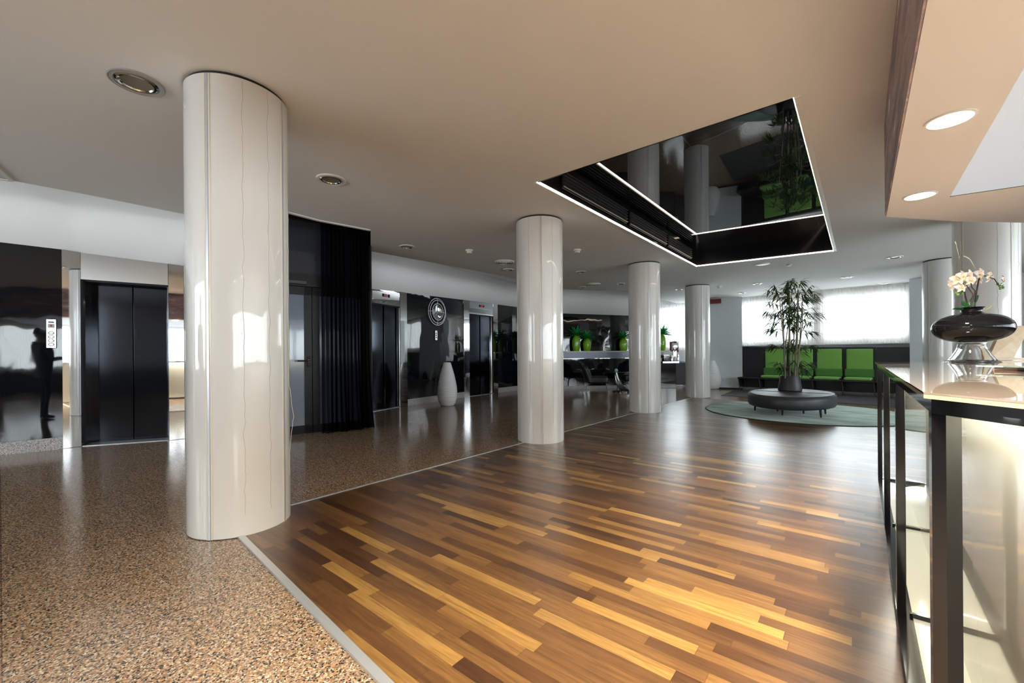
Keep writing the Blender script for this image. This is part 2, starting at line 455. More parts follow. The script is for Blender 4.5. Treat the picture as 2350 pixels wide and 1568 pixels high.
        for i in range(seg):
            s.bm.faces.new((Mi[i], Mi[i + 1], L[i + 1], L[i])); s.bm.faces.new((Rr[i], Rr[i + 1], Mi[i + 1], Mi[i]))
        return s
    def build(s, name, mat, parent=None, smooth=True, angle=35, loc=None, rz=0.0):
        bmesh.ops.recalc_face_normals(s.bm, faces=s.bm.faces)
        me = bpy.data.meshes.new(name)
        s.bm.to_mesh(me); s.bm.free()
        me.materials.append(mat)
        if smooth:
            me.shade_smooth()
            me.set_sharp_from_angle(angle=R(angle))
        o = bpy.data.objects.new(name, me)
        col.objects.link(o)
        if parent: o.parent = parent
        if loc is not None: o.location = loc
        o.rotation_euler.z = rz
        return o

def tag(o, label, cat, group=None, kind=None):
    if label: o['label'] = label
    if cat: o['category'] = cat
    if group: o['group'] = group
    if kind: o['kind'] = kind
    return o

def thing(name, label, cat, loc=(0, 0, 0), rz=0.0, group=None, kind=None):
    o = bpy.data.objects.new(name, None)
    o.empty_display_size = 0.1
    o.location = loc; o.rotation_euler.z = rz
    col.objects.link(o)
    return tag(o, label, cat, group, kind)

def dup(root, loc, rz, label, group=None, scale=None):
    r = root.copy(); col.objects.link(r); r.location = loc; r.rotation_euler.z = rz
    r['label'] = label
    if group: r['group'] = group
    if scale: r.scale = scale
    for ch in root.children:
        c = ch.copy(); col.objects.link(c); c.parent = r
        for g in ch.children:
            d = g.copy(); col.objects.link(d); d.parent = c
    return r

def fill_poly(loops, z):
    """flat face with holes"""
    b = MB(); es = []
    for lp in loops:
        vs = [b.bm.verts.new((p[0], p[1], z)) for p in lp]
        for i in range(len(vs)):
            es.append(b.bm.edges.new((vs[i], vs[(i + 1) % len(vs)])))
    bmesh.ops.triangle_fill(b.bm, use_beauty=True, use_dissolve=False, edges=es)
    return b

# ================================================================== SETTING
# ---- floors
b = MB(); b.prism([(-10.5, -6.2), (5.7, -6.2), (5.7, 17.5), (-10.5, 17.5)], -0.10, 0.0)
tag(b.build('floor', M['granite'], smooth=False), 'polished brown speckled granite floor in front of the lifts', 'floor', kind='structure')
PX0 = -3.40
wf1, wf2 = Zp(1640, 917), Zp(1960, 944)
sl = (wf2.y - wf1.y) / (wf2.x - wf1.x)
yf = lambda x: wf1.y + sl * (x - wf1.x)
yn = lambda x: 0.985 - 0.0686 * (x + 3.02)
wood = [(PX0, yn(PX0)), (5.5, yn(5.5)), (5.5, yf(5.5)), (PX0, yf(PX0))]
b = MB(); b.prism(wood, 0.0, 0.006)
tag(b.build('floor_parquet', M['parquet'], smooth=False), 'varnished brown plank parquet floor running to the counter', 'floor', kind='structure')
# metal edge strips
b = MB()
def strip_between(p, q, w, h):
    p = Vector((p[0], p[1], 0)); q = Vector((q[0], q[1], 0)); d = (q - p).normalized(); s_ = Vector((-d.y, d.x, 0)) * w / 2
    b.prism([(p - s_)[:2], (q - s_)[:2], (q + s_)[:2], (p + s_)[:2]], 0.0, h)
strip_between((PX0, yn(PX0) - .012), (0.1, yn(0.1) - .012), 0.036, 0.012)
tag(b.build('trim_1', M['strip'], smooth=False), 'wide aluminium edge strip along the near end of the parquet', 'floor trim', kind='structure')
b = MB(); strip_between((PX0, yn(PX0)), (PX0, yf(PX0)), 0.018, 0.010)
tag(b.build('trim_2', M['strip'], smooth=False), 'thin metal strip between granite and parquet along the column row', 'floor trim', kind='structure')
b = MB(); strip_between((PX0, yf(PX0)), (-0.069, yf(-0.069)), 0.018, 0.010)
s1, s2 = Zp(1968, 943), Zp(1975, 937)
strip_between((-0.069, yf(-.069)), (-0.03, yf(-.069) + .40), 0.03, 0.010)
strip_between((-0.03, yf(-.069) + .40), (2.5, yf(2.5) + .40), 0.03, 0.010)
tag(b.build('trim_3', M['strip'], smooth=False), 'stepped metal strip at the far edge of the parquet before the bench', 'floor trim', kind='structure')

# ---- ceiling with the recess and the open edge over the lift lobby
edge = [(-6.9, -6.2), (-6.7, -1.5)] + [tuple(Zp(x, y, CEIL)[:2]) for x, y in ((30, 415), (186, 444), (420, 491))]
edge += [(-6.35, 1.9), tuple(Zp(640, 480, CEIL)[:2]), tuple(Zp(735, 505, CEIL)[:2]), tuple(Zp(851, 527, CEIL)[:2])]
edge += [tuple(Zp(x, y, CEIL)[:2]) for x, y in ((851, 577), (1000, 604), (1180, 639), (1291, 664))]
edge += [(-5.75, 10.75), tuple(Zp(1440, 667, CEIL)[:2]), tuple(Zp(1516, 686, CEIL)[:2]), tuple(Zp(1541, 693.4, CEIL)[:2])]
edge += [(-5.0, 17.5)]
RC = [(-2.624, 3.587), (-0.333, 3.587), (-0.333, 9.449), (-2.624, 9.188)]
outer = edge + [(5.7, 17.5), (5.7, -6.2)]
b = fill_poly([outer, RC], CEIL)
# unseen upstand added at the open edge so light doesn't leak
for p, q in zip(edge, edge[1:]):
    v = [b.bm.verts.new((p[0], p[1], CEIL)), b.bm.verts.new((q[0], q[1], CEIL)), b.bm.verts.new((q[0], q[1], 3.5)), b.bm.verts.new((p[0], p[1], 3.5))]
    b.bm.faces.new(v)
ce = tag(b.build('ceiling', M['ceiling'], smooth=False), 'smooth beige ceiling over the lobby', 'ceiling', kind='structure')
b = MB(); b.prism([(-10.5, -6.2), (-4.0, -6.2), (-4.0, 17.5), (-10.5, 17.5)], 3.5, 3.6)
b.build('upper_ceiling', M['white'], ce, smooth=False)
b = MB(); b.prism([(-4.0, -6.2), (5.7, -6.2), (5.7, 17.5), (-4.0, 17.5)], 3.5, 3.6)
b.build('roof_slab', M['white'], ce, smooth=False)
# white track along the slot above the black curtain
b = MB()
tr = [Vector((*e, 0)) for e in edge[6:9]]
for p, q in zip(tr, tr[1:]):
    b.wall(p[:], q[:], CEIL - 0.012, CEIL + 0.10, 0.05)
b.build('curtain_slot_edge', M['track'], ce, smooth=False)

# ---- recessed black mirror in the ceiling
M['slat_black'] = pmat('dark grey slat', (0.03, 0.03, 0.032), 0.45)
M['recess_side'] = pmat('black recess lining', (0.006, 0.006, 0.007), 0.10, ior=1.35, spec=0.4)
RD = 0.335
rec = tag(MB().prism([(RC[0][0], RC[0][1]), (RC[1][0], RC[1][1]), (RC[2][0], RC[2][1]), (RC[3][0], RC[3][1])], CEIL + RD, CEIL + RD + .02).build('ceiling_recess', M['black_mirror'], smooth=False),
          'black mirrored recess in the ceiling edged with light strips', 'ceiling recess')
for nm, p, q in (('side_panel', RC[1], RC[0]), ('side_panel', RC[0], RC[3]), ('side_panel', RC[3], RC[2]), ('side_panel', RC[2], RC[1])):
    MB().wall(q, p, CEIL, CEIL + RD, -0.02) if False else None
    bb = MB(); bb.wall(p, q, CEIL - 0.001, CEIL + RD, -0.018); o = bb.build(nm, M['recess_side'], rec, smooth=False)
# louvred grilles on the left side of the recess
for y0, y1 in ((4.05, 5.75), (5.85, 7.35), (7.45, 8.75)):
    g = MB(); g.box((-2.585, (y0 + y1) / 2, CEIL + 0.175), (0.012, y1 - y0, 0.20)); go = g.build('grille', M['black_matt'], rec, smooth=False)
    s_ = MB()
    for k in range(5):
        s_.box((-2.572, (y0 + y1) / 2, CEIL + 0.095 + k * 0.04), (0.030, y1 - y0, 0.010))
    s_.build('slat', M['slat_black'], go, smooth=False)
# led strips on the lower lip (left, far, right)
for p, q, w in ((RC[0], RC[3], 0.016), (RC[3], RC[2], 0.016), (RC[2], RC[1], 0.005)):
    P = Vector((*p, 0)); Q = Vector((*q, 0)); d = (Q - P).normalized(); nn = Vector((-d.y, d.x, 0))
    ctr = sum((Vector((*c, 0)) for c in RC), Vector()) / 4
    if nn.dot(ctr - P) < 0: nn = -nn
    bb = MB(); o1, o2 = P + nn * 0.019, Q + nn * 0.019
    bb.prism([o1[:2], o2[:2], (o2 + nn * w)[:2], (o1 + nn * w)[:2]], CEIL - 0.004, CEIL + 0.012)
    bb.build('light_strip', M['led'], rec, smooth=False)
    bb = MB(); o1, o2 = P - nn * 0.020, Q - nn * 0.020
    bb.prism([o1[:2], o2[:2], (o2 + nn * 0.038)[:2], (o1 + nn * 0.038)[:2]], CEIL - 0.006, CEIL - 0.001)
    bb.build('edge_profile', M['white_plastic'], rec, smooth=False)

# ---- lift lobby wall (white upper wall with glossy facings, lifts and glass door)
lp = {}
lp['a'] = Zp(0, 1045); lp['b'] = Zp(145, 1030); lp['c'] = Zp(187, 1025); lp['d'] = Zp(389, 1011); lp['e'] = Zp(424, 1007)
da = (lp['b'] - lp['a']).normalized()
lp['a0'] = lp['a'] - da * 5.6
q1 = Vector((-8.06, 4.55, 0)); q2 = Zp(856, 944); 
lp['g'] = Zp(919.5, 934); lp['h'] = Zp(935, 932); lp['i'] = Zp(1065.5, 912); lp['j'] = Zp(1078, 910.5); lp['k'] = Zp(1133, 903.5); lp['l'] = Zp(1143, 902); lp['m'] = Zp(1177, 897.5); lp['n'] = Zp(1215, 893)
lp['f'] = Zp(852, 946)
lp['o'] = Dp(1291, 893, 14.2); lp['p'] = Dp(1445, 891, 14.4); lp['q'] = Dp(1516, 890, 14.6)
for k in lp: lp[k].z = 0
lp['n'] = Vector((lp['o'].x - 0.9, lp['o'].y - 0.75, 0))
order = ['a0', 'a', 'b', 'c', 'd', 'e']
ztop = {'a0': 2.57, 'a': hz(0, 556, lp['a']), 'b': hz(144, 573, lp['b']), 'c': hz(187, 580, lp['c']), 'd': hz(389, 606, lp['d']), 'e': hz(424, 611, lp['e'])}
ztop.update({'f': hz(852, 663, lp['f']), 'g': hz(919.5, 670, lp['g']), 'h': hz(935, 672.5, lp['h']), 'i': hz(1065.5, 688.5, lp['i']), 'j': hz(1078, 690, lp['j']), 'k': hz(1133, 697.5, lp['k']), 'l': hz(1143, 699, lp['l']), 'm': hz(1177, 703.5, lp['m'])})
ztop['n'] = ztop['m']; ztop['o'] = hz(1291, 719.5, lp['o']); ztop['p'] = hz(1445, 724.5, lp['p']); ztop['q'] = hz(1516, 729, lp['q'])
wl = bpy.data.objects.new('wall_left', None); col.objects.link(wl)
tag(wl, 'lift lobby wall, white above glossy black and steel facings', 'wall', kind='structure')
b = MB()
lp['e2'] = Vector((-6.62, 2.20, 0)); ztop['e2'] = ztop['e']
def wstrip(keys):
    lo = [b.bm.verts.new((lp[k].x, lp[k].y, ztop[k])) for k in keys]; hi = [b.bm.verts.new((lp[k].x, lp[k].y, 3.5)) for k in keys]
    for i in range(len(keys) - 1): b.bm.faces.new((lo[i], lo[i + 1], hi[i + 1], hi[i]))
wstrip(order + ['e2']); wstrip(list('fghijklmnopq'))
uw = b.build('upper_wall', M['white'], wl, angle=80)
so_ = uw.modifiers.new('thickness', 'SOLIDIFY'); so_.thickness = .22; so_.offset = -1.0 if sum(p_.normal.x for p_ in uw.data.polygons) > 0 else 1.0
b = MB(); b.wall(lp['e'], lp['e2'], 0, ztop['e'], 0.25); b.build('side_wall', M['white'], wl, smooth=False)
# solid backing behind the facings
b = MB()
for k1, k2 in (('a0', 'a'), ('a', 'b'), ('h', 'i'), ('l', 'm'), ('m', 'n'), ('n', 'o'), ('o', 'p'), ('p', 'q')):
    p, q = lp[k1], lp[k2]; d = (q - p).normalized(); nn = Vector((d.y, -d.x, 0))
    b.wall(p - nn * .03, q - nn * .03, 0, ztop[k1], 0.2, 0, ztop[k2])
b.build('backing_wall', M['black_matt'], wl, smooth=False)

def facing(name, k1, k2, mat, z0=0.0, out=0.0, t=0.03, parent=wl, skirt=True):
    p, q = lp[k1], lp[k2]; d = (q - p).normalized(); nn = Vector((d.y, -d.x, 0))
    bb = MB(); bb.wall(p + nn * out, q + nn * out, z0, ztop[k1], t, z0, ztop[k2])
    o = bb.build(name, mat, parent, smooth=False)
    return o
SK = 0.15
for k1, k2 in (('a0', 'a'), ('a', 'b'), ('h', 'i'), ('l', 'm'), ('m', 'n'), ('n', 'o')):
    facing('black_panel', k1, k2, M['black_glass'], SK if k1 != 'a0' else SK)
    p, q = lp[k1], lp[k2]; d = (q - p).normalized(); nn = Vector((d.y, -d.x, 0))
    MB().wall(p + nn * .015, q + nn * .015, 0, SK, .045).build('skirting', M['granite_pale'], wl, smooth=False)
for k1, k2 in (('o', 'p'), ('p', 'q')):
    facing('black_panel', k1, k2, M['black_glass'], 0.10)
    p, q = lp[k1], lp[k2]; d = (q - p).normalized(); nn = Vector((d.y, -d.x, 0))
    MB().wall(p + nn * .015, q + nn * .015, 0, 0.10, .045).build('skirting', M['granite_pale'], wl, smooth=False)
for k1, k2 in (('b', 'c'), ('d', 'e'), ('g', 'h'), ('i', 'j'), ('k', 'l')):
    p, q = lp[k1], lp[k2]; d = (q - p).normalized(); nn = Vector((d.y, -d.x, 0))
    MB().wall(p + nn * .012, q + nn * .012, 0.004, ztop[k1], 0.26, 0.004, ztop[k2]).build('steel_pilaster', M['steel'], wl, smooth=False)

# ---- lifts
def lift(name, label, k1, k2, zdoor, rec_=0.22, indicator=False, split=0.5, zd2=None):
    gap = .025 if indicator else .005
    p, q = lp[k1].copy(), lp[k2].copy(); d = (q - p).normalized(); nn = Vector((d.y, -d.x, 0)); W = (q - p).length
    rt = bpy.data.objects.new(name, None); col.objects.link(rt)
    rt.location = p; rt.rotation_euler.z = math.atan2(d.y, d.x)
    tag(rt, label, 'lift', kind='structure')
    # local x along the wall, local -y towards the room
    zt1, zt2 = ztop[k1], ztop[k2]
    zd2 = zd2 or zdoor
    hb = MB(); hb.wall((0.002, -.004), (W - .002, -.004), zdoor, zt1 - .002, 0.05, zd2, zt2 - .002); h = hb.build('header', M['steel'], rt, smooth=False)
    ub = MB(); ub.wall((0.002, .046), (W - .002, .046), zdoor - .02, zdoor + .05, rec_, zd2 - .02, zd2 + .05); ub.build('head_reveal', M['black_matt'], rt, smooth=False)
    for x0, x1 in ((0.012, W * split - gap), (W * split + gap, W - .012)):
        db = MB(); db.box(((x0 + x1) / 2, rec_ + .02, (zdoor) / 2 + .004), (x1 - x0, 0.03, zdoor + .02), bevel=.003); db.build('door_leaf', M['lift'], rt, smooth=False)
    sb = MB(); sb.box((W / 2, rec_ / 2 + .02, 0.004), (W - .02, rec_ + .05, 0.008)); sb.build('sill', M['strip'], rt, smooth=False)
    for xx in (0.014, W - 0.014):
        jb = MB(); jb.box((xx, rec_ / 2 + .04, zdoor / 2), (0.022, rec_ - .04, zdoor - .02)); jb.build('jamb', M['header_steel'] if xx > W / 2 else M['black_gloss'], rt, smooth=False)
    bk = MB(); bk.box((W / 2, rec_ + .12, 1.3), (W + .3, .08, 2.6)); bk.build('shaft_back', M['black_matt'], rt, smooth=False)
    if indicator:
        ib = MB(); zi = (zt1 + zt2) / 2 - 0.115
        ib.wall((0.05, -.012), (W - .03, -.012), zt1 - .20, zt1 - .03, .012, zt2 - .20, zt2 - .03); ip = ib.build('indicator_plate', M['header_steel'], h, smooth=False)
        for k, mm in ((-1, M['black_gloss']), (0, M['red_lamp']), (1, M['black_gloss'])):
            cb = MB(); cb.box((W * .5 + k * .085, -.016, zi), (.055, .010, .065)); cb.build('indicator', mm, h, smooth=False)
    return rt
lift('door_1', 'large black lift doors left of the nearest column', 'c', 'd', hz(187, 641, lp['c']), zd2=hz(388, 655, lp['d']))
lift('door_2', 'black lift doors just right of the black curtain', 'f', 'g', 2.27, indicator=True, rec_=.06)
lift('door_3', 'farthest black lift doors, right of the wall clock', 'j', 'k', 2.33, indicator=True, rec_=.06)

# added fill lamps, unseen above the ceiling edge, brighten the white upper wall
def wall_fill(p, q, name, pw=0.6):
    p = Vector((*p, 0)); q = Vector((*q, 0)); d = (q - p).normalized(); c = (p + q) / 2; nn = Vector((-d.y, d.x, 0))
    L = (q - p).length
    a = math.atan2(nn.y, nn.x)
    lamp(name, 'AREA', (c.x + nn.x * .10, c.y + nn.y * .10, 3.10), pw * L, (0.93, 0.97, 1.0), (R(82), 0, a - R(90)), (L, .10))
wall_fill(edge[9], edge[12], 'added_wall_fill'); wall_fill(edge[1], edge[4], 'added_wall_fill', .22); wall_fill(edge[12], edge[14], 'added_wall_fill')
# ---- return walls round the glazed door block
g0 = Vector((-6.62, 2.20, 0)); gd = Vector((0.25, 0.968, 0)).normalized(); gn = Vector((gd.y, -gd.x, 0))
g1 = g0 + gd * 1.75
lp['g1'] = g1
b = MB()
b.wall(g1, (lp['f'].x + .02, lp['f'].y - 0.35), 0, 3.5, 0.12)
b.wall((lp['f'].x + .02, lp['f'].y - 0.35), lp['f'], 0, 3.5, 0.2)
b.build('return_wall', M['black_matt'], wl, smooth=False)

# ---- glazed door behind the black curtain
gdw = bpy.data.objects.new('door_4', None); col.objects.link(gdw)
gdw.location = g0; gdw.rotation_euler.z = math.atan2(gd.y, gd.x)
tag(gdw, 'black framed glass double door half behind the black curtain', 'door', kind='structure')
GW = 1.75
zt_, zb_ = 2.40, 2.20
def gx(x):   # pixel column -> distance along the door plane
    r = ray(x, 800); 
    det = r.x * (-gd.y) - (-gd.x) * r.y
    return (r.x * g0.y - r.y * g0.x) / (r.y * gd.x - r.x * gd.y) * -1 if False else ((g0.x * r.y - g0.y * r.x) / (gd.y * r.x - gd.x * r.y))
b = MB()
b.box((GW / 2, .05, 3.32), (GW, .10, .24)); b.box((GW / 2, .05, (zt_ + zb_) / 2), (GW, .10, zt_ - zb_ - .02)); b.box((.03, .05, 1.7), (.06, .10, 3.4)); b.box((GW - .03, .05, 1.7), (.06, .10, 3.4))
b.build('frame', M['black_matt'], gdw, smooth=False)
b = MB(); b.box((GW / 2, .06, 2.8), (GW - .1, .02, .84)); b.build('transom_pane', M['smoke_glass'], gdw, smooth=False)
xs = gx(716)
for i, (x0, x1) in enumerate(((.06, xs), (xs + .01, GW - .06))):
    lf = MB(); st = .10
    lf.box(((x0 + x1) / 2, .03, .06), (x1 - x0, .06, .12)); lf.box(((x0 + x1) / 2, .03, zb_ - .06), (x1 - x0, .06, .12))
    lf.box((x0 + st / 2, .03, zb_ / 2), (st, .06, zb_)); lf.box((x1 - st / 2, .03, zb_ / 2), (st, .06, zb_))
    lo = lf.build('door_leaf', M['black_matt'], gdw, smooth=False)
    MB().box(((x0 + x1) / 2, .035, zb_ / 2), (x1 - x0 - 2 * st, .02, zb_ - .22)).build('pane', M['frost'], lo, smooth=False)
    if i == 0:
        hb = MB(); hb.box((x1 - .05, -.012, 1.08), (.035, .03, .16), bevel=.004); hb.tube([(x1 - .05, -.03, 1.09), (x1 - .05, -.07, 1.09), (x1 - .10, -.075, 1.09), (x1 - .21, -.07, 1.09)], .012)
        hb.build('handle', M['black_gloss'], lo)
        cb = MB(); cb.box(((x0 + x1) / 2 + .15, -.02, zb_ + .06), (.34, .06, .055), bevel=.006); cb.build('door_closer', M['slat_black'], gdw, smooth=False)
MB().box((GW / 2, .5, 1.7), (GW + .1, .05, 3.4)).build('inner_wall', M['grey_wall'], gdw, smooth=False)

# ---- black sheer curtain
def curtain(name, path, z0, z1, mat, label, cat, folds, amp, gather=None, flare=0.0, nz=14, kind=None, group=None, heading=None, hem=None):
    P = [Vector((p[0], p[1], 0)) for p in path]
    Ls = [0]
    for a, c in zip(P, P[1:]): Ls.append(Ls[-1] + (c - a).length)
    tot = Ls[-1]
    n = folds * 8
    rnd = random.Random(folds * 7 + int(tot * 100))
    ph = [rnd.uniform(0.7, 1.3) for _ in range(folds + 2)]
    bb = MB(); grid = []
    for j in range(nz + 1):
        tz = j / nz; z = z0 + (z1 - z0) * tz; rowv = []
        for i in range(n + 1):
            s_ = i / n * tot
            k = 0
            while k < len(Ls) - 2 and s_ > Ls[k + 1]: k += 1
            a, c = P[k], P[k + 1]; t = (s_ - Ls[k]) / (Ls[k + 1] - Ls[k]); p = a.lerp(c, t)
            d = (c - a).normalized(); nn = Vector((d.y, -d.x, 0))
            f = i / 8; fi = int(f)
            am = amp * (ph[fi] * (1 - (f - fi)) + ph[fi + 1] * (f - fi))
            w = math.sin(2 * math.pi * f + 0.5 * math.sin(tz * 2.2 + fi)) * am * (0.75 + 0.25 * (1 - tz))
            fl = flare * (1 - tz) ** 6 * math.sin(fi * 1.7)
            q = p + nn * (w + fl) + d * (0.3 * am * math.sin(4 * math.pi * f) + flare * (1 - tz) ** 5 * (s_ / tot))
            rowv.append(bb.bm.verts.new((q.x, q.y, z)))
        grid.append(rowv)
    for j in range(nz):
        for i in range(n):
            bb.bm.faces.new((grid[j][i], grid[j][i + 1], grid[j + 1][i + 1], grid[j + 1][i]))
    o = bb.build(name, mat, angle=80)
    return tag(o, label, cat, group, kind)
cp = [g0 + gd * gx(732) + gn * .16, g0 + gd * (gx(790)) + gn * .17, Zp(851, 981)]
cp[2].z = 0
bc = curtain('curtain', cp, 0.004, 3.36, M['black_sheer'], 'floor length sheer black curtain beside the glass door', 'curtain', 13, 0.050, flare=0.06, nz=20)

# ---- far window wall
WL, WR = Vector((-2.956, 15.382, 0)), Vector((1.049, 15.119, 0))
wd = (WR - WL).normalized(); wn_ = Vector((wd.y, -wd.x, 0))     # towards the room
def wpt(s_, off=0.0, z=0.0):
    v = WL + wd * s_ + wn_ * off; v.z = z; return v
def wx(x, off=0.0):
    r = ray(x, 800); o = WL + wn_ * off
    return (o.x * r.y - o.y * r.x) / (wd.y * r.x - wd.x * r.y)
SILL, HEAD = 1.50, 2.80
sA, sB, sC, sD = wx(1696), wx(1862), wx(1890), wx(2088)
wf = bpy.data.objects.new('wall_far', None); col.objects.link(wf)
tag(wf, 'white window wall behind the green bench', 'wall', kind='structure')
b = MB()
b.wall(wpt(sA - .6), wpt(sD + 6), 0, SILL, 0.3)
b.wall(wpt(sA - .6), wpt(sD + 6), HEAD, 3.5, 0.3)
b.wall(wpt(sB + .05), wpt(sC - .05), SILL, HEAD, 0.3)
b.wall(wpt(sD), wpt(sD + 6), SILL, HEAD, 0.3)
b.wall(wpt(sA - .6), wpt(sA), SILL, HEAD, 0.3)
b.build('wall_body', M['white'], wf, smooth=False)
b = MB(); b.wall(wpt(sA, .30), wpt(sD, .30), 1.375, 1.40, .30); b.build('window_board', M['frame_white'], wf, smooth=False)
b = MB(); b.wall(wpt(sD, .75), wpt(sD + 1.2, .75), 0, CEIL, .75); b.build('pier', M['grey_wall'], wf, smooth=False)
def window(name, label, s0, s1):
    rt = bpy.data.objects.new(name, None); col.objects.link(rt); tag(rt, label, 'window', kind='structure')
    b = MB(); o_ = -.12
    for a, c, z0, z1 in ((s0, s1, SILL, SILL + .06), (s0, s1, HEAD - .06, HEAD), (s0, s0 + .06, SILL, HEAD), (s1 - .06, s1, SILL, HEAD), ((s0 + s1) / 2 - .025, (s0 + s1) / 2 + .025, SILL, HEAD)):
        b.wall(wpt(a, o_), wpt(c, o_), z0, z1, .06)
    b.build('frame', M['frame_white'], rt, smooth=False)
    b = MB(); b.wall(wpt(s0 + .05, o_ - .02), wpt(s1 - .05, o_ - .02), SILL + .05, HEAD - .05, .012); b.build('pane', M['pane'], rt, smooth=False)
    return rt
window('window_1', 'bright window with sheer curtain behind the bamboo plant', sA, sB + .05)
window('window_2', 'brightest large window with sheer curtain right of the bamboo', sC - .05, sD)
curtain('curtain', [wpt(sA + .02, .10), wpt(sB + .02, .10)], 1.405, CEIL - .005, M['sheer'], 'sheer white curtain over the window left of the bamboo top', 'curtain', 26, 0.022, nz=4)
curtain('curtain', [wpt(sB + .04, .11), wpt(sD - .01, .11)], 1.405, CEIL - .005, M['sheer'], 'sheer white curtain over the bright window right of the bamboo', 'curtain', 30, 0.022, nz=4)

# grey wall pier with the red sign, left of the windows
ga, gb = Dp(1600, 0, 14.05), Dp(1697.5, 0, 13.5); ga.z = gb.z = 0
b = MB(); b.wall(ga, gb, 0, CEIL, .35)
tag(b.build('wall_pier', M['grey_wall'], smooth=False), 'pale grey wall beside the green bench under the red sign', 'wall', kind='structure')
gwd = (gb - ga).normalized(); gwn = Vector((gwd.y, -gwd.x, 0))
bb = MB(); pa = ga + gwn * .012; bb.wall(pa, gb + gwn * .012, 0, .05, .012)
tag(bb.build('baseboard_far', M['dark'], smooth=False), 'dark baseboard under the pale grey wall', 'baseboard', kind='structure')

# window behind the coffee bar
w3a, w3b = Dp(1490, 0, 15.6), Dp(1650, 0, 14.75); w3a.z = w3b.z = 0
w3d = (w3b - w3a).normalized(); w3n = Vector((w3d.y, -w3d.x, 0))
b = MB(); b.wall(w3a - w3d * 2, w3b + w3d * 1.2, 0, 1.35, .3); b.wall(w3a - w3d * 2, w3b + w3d * 1.2, 2.90, 3.5, .3); b.wall(w3a - w3d * 2, w3a + w3d * .0, 1.35, 2.9, .3)
tag(b.build('wall_bar', M['white'], smooth=False), 'white wall with a curtained window behind the coffee bar', 'wall', kind='structure')
rt = bpy.data.objects.new('window_3', None); col.objects.link(rt); tag(rt, 'curtained window behind the coffee bar, between two columns', 'window', kind='structure')
b = MB(); L3 = (w3b - w3a).length
for a, c, z0, z1 in ((0, L3, 1.35, 1.41), (0, L3, 2.84, 2.9), (0, .06, 1.35, 2.9), (L3 - .06, L3, 1.35, 2.9), (L3 / 2, L3 / 2 + .05, 1.35, 2.9)):
    b.wall(w3a + w3d * a - w3n * .1, w3a + w3d * c - w3n * .1, z0, z1, .06)
b.build('frame', M['frame_white'], rt, smooth=False)
b = MB(); b.wall(w3a + w3d * .05 - w3n * .12, w3b - w3d * .05 - w3n * .12, 1.40, 2.85, .012); b.build('pane', M['pane'], rt, smooth=False)
curtain('curtain', [w3a + w3n * .1, w3b + w3n * .1], 1.28, CEIL - .01, M['sheer'], 'sheer white curtain behind the coffee machine', 'curtain', 24, 0.03, nz=4)

# ---- outer walls behind and right of the photographer
def far_side(name, p, q, label, nwin, s0, s1, z0=0.85, z1=2.75):
    p = Vector((*p, 0)); q = Vector((*q, 0)); d = (q - p).normalized(); L = (q - p).length; nn = Vector((d.y, -d.x, 0))
    rt = bpy.data.objects.new(name, None); col.objects.link(rt); tag(rt, label, 'wall', kind='structure')
    b = MB(); d0 = MB(); d0.wall(p, q, 0, z0, .3); d0.build('dado', M['dado'], rt, smooth=False); b.wall(p, q, z1, 3.5, .3); b.wall(p, p + d * s0, z0, z1, .3); b.wall(p + d * s1, q, z0, z1, .3)
    b.build('wall_body', M['white'], rt, smooth=False)
    b = MB()
    for k in range(nwin + 1):
        s_ = s0 + (s1 - s0) * k / nwin
        b.wall(p + d * (s_ - .06) - nn * .1, p + d * (s_ + .06) - nn * .1, z0, z1, .1)
    b.wall(p + d * s0 - nn * .1, p + d * s1 - nn * .1, z0, z0 + .06, .08); b.wall(p + d * s0 - nn * .1, p + d * s1 - nn * .1, z1 - .06, z1, .08)
    b.build('window_frame', M['frame_white'], rt, smooth=False)
    b = MB(); b.wall(p + d * s0 - nn * .14, p + d * s1 - nn * .14, z0, z1, .012); b.build('window_pane', M['pane'], rt, smooth=False)
    return p + d * s0 + nn * .12, p + d * s1 + nn * .12
a_, c_ = far_side('wall_right', (5.6, 15.2), (5.6, -6.1), 'window wall behind the reception counter', 8, 3.0, 20.0)
curtain('curtain', [a_, c_], .70, CEIL - .02, M['sheer'], 'long sheer curtain along the windows behind the counter', 'curtain', 90, .04, nz=3)
a_, c_ = far_side('wall_back', (5.6, -6.1), (-8.4, -6.1), 'window wall behind the photographer', 4, 7.4, 13.6)
curtain('curtain', [a_, c_], .70, CEIL - .02, M['sheer'], 'long sheer curtain along the windows behind the photographer', 'curtain', 70, .04, nz=3)

# ---- soffit over the counter
SZ = 2.224
sc = Zp(2036, 497, SZ); sR = Zp(2183, 508, SZ); sRR = Zp(2349, 512, SZ); wc = Zp(2180, 452, SZ)
SX = 0.165
so = [(SX, -5.0), (SX, sc.y), (sR.x, sR.y), (sRR.x + 1.2, sRR.y + 1.15), (5.55, sRR.y + 1.15), (5.55, -5.0)]
hole = [(wc.x, -3.0), (wc.x, wc.y), (3.8, wc.y + .45), (3.8, -3.0)]
b = fill_poly([so, hole], SZ)
for p, q in zip(so, so[1:] + so[:1]):
    v = [b.bm.verts.new((p[0], p[1], SZ)), b.bm.verts.new((q[0], q[1], SZ)), b.bm.verts.new((q[0], q[1], CEIL)), b.bm.verts.new((p[0], p[1], CEIL))]
    b.bm.faces.new(v)
sof = tag(b.build('ceiling_soffit', M['soffit'], smooth=False), 'dropped cream soffit with downlights over the reception counter', 'soffit', kind='structure')
MB().prism(hole, SZ + .004, SZ + .02).build('white_panel', M['soffit_white'], sof, smooth=False)
b = MB(); b.box((SX - .004, -.27, (SZ + CEIL) / 2), (.008, 9.46, CEIL - SZ - .01))
tag(b.build('wall_mural', M['mural'], smooth=False), 'printed purple brown mural on the side of the dropped soffit', 'mural')

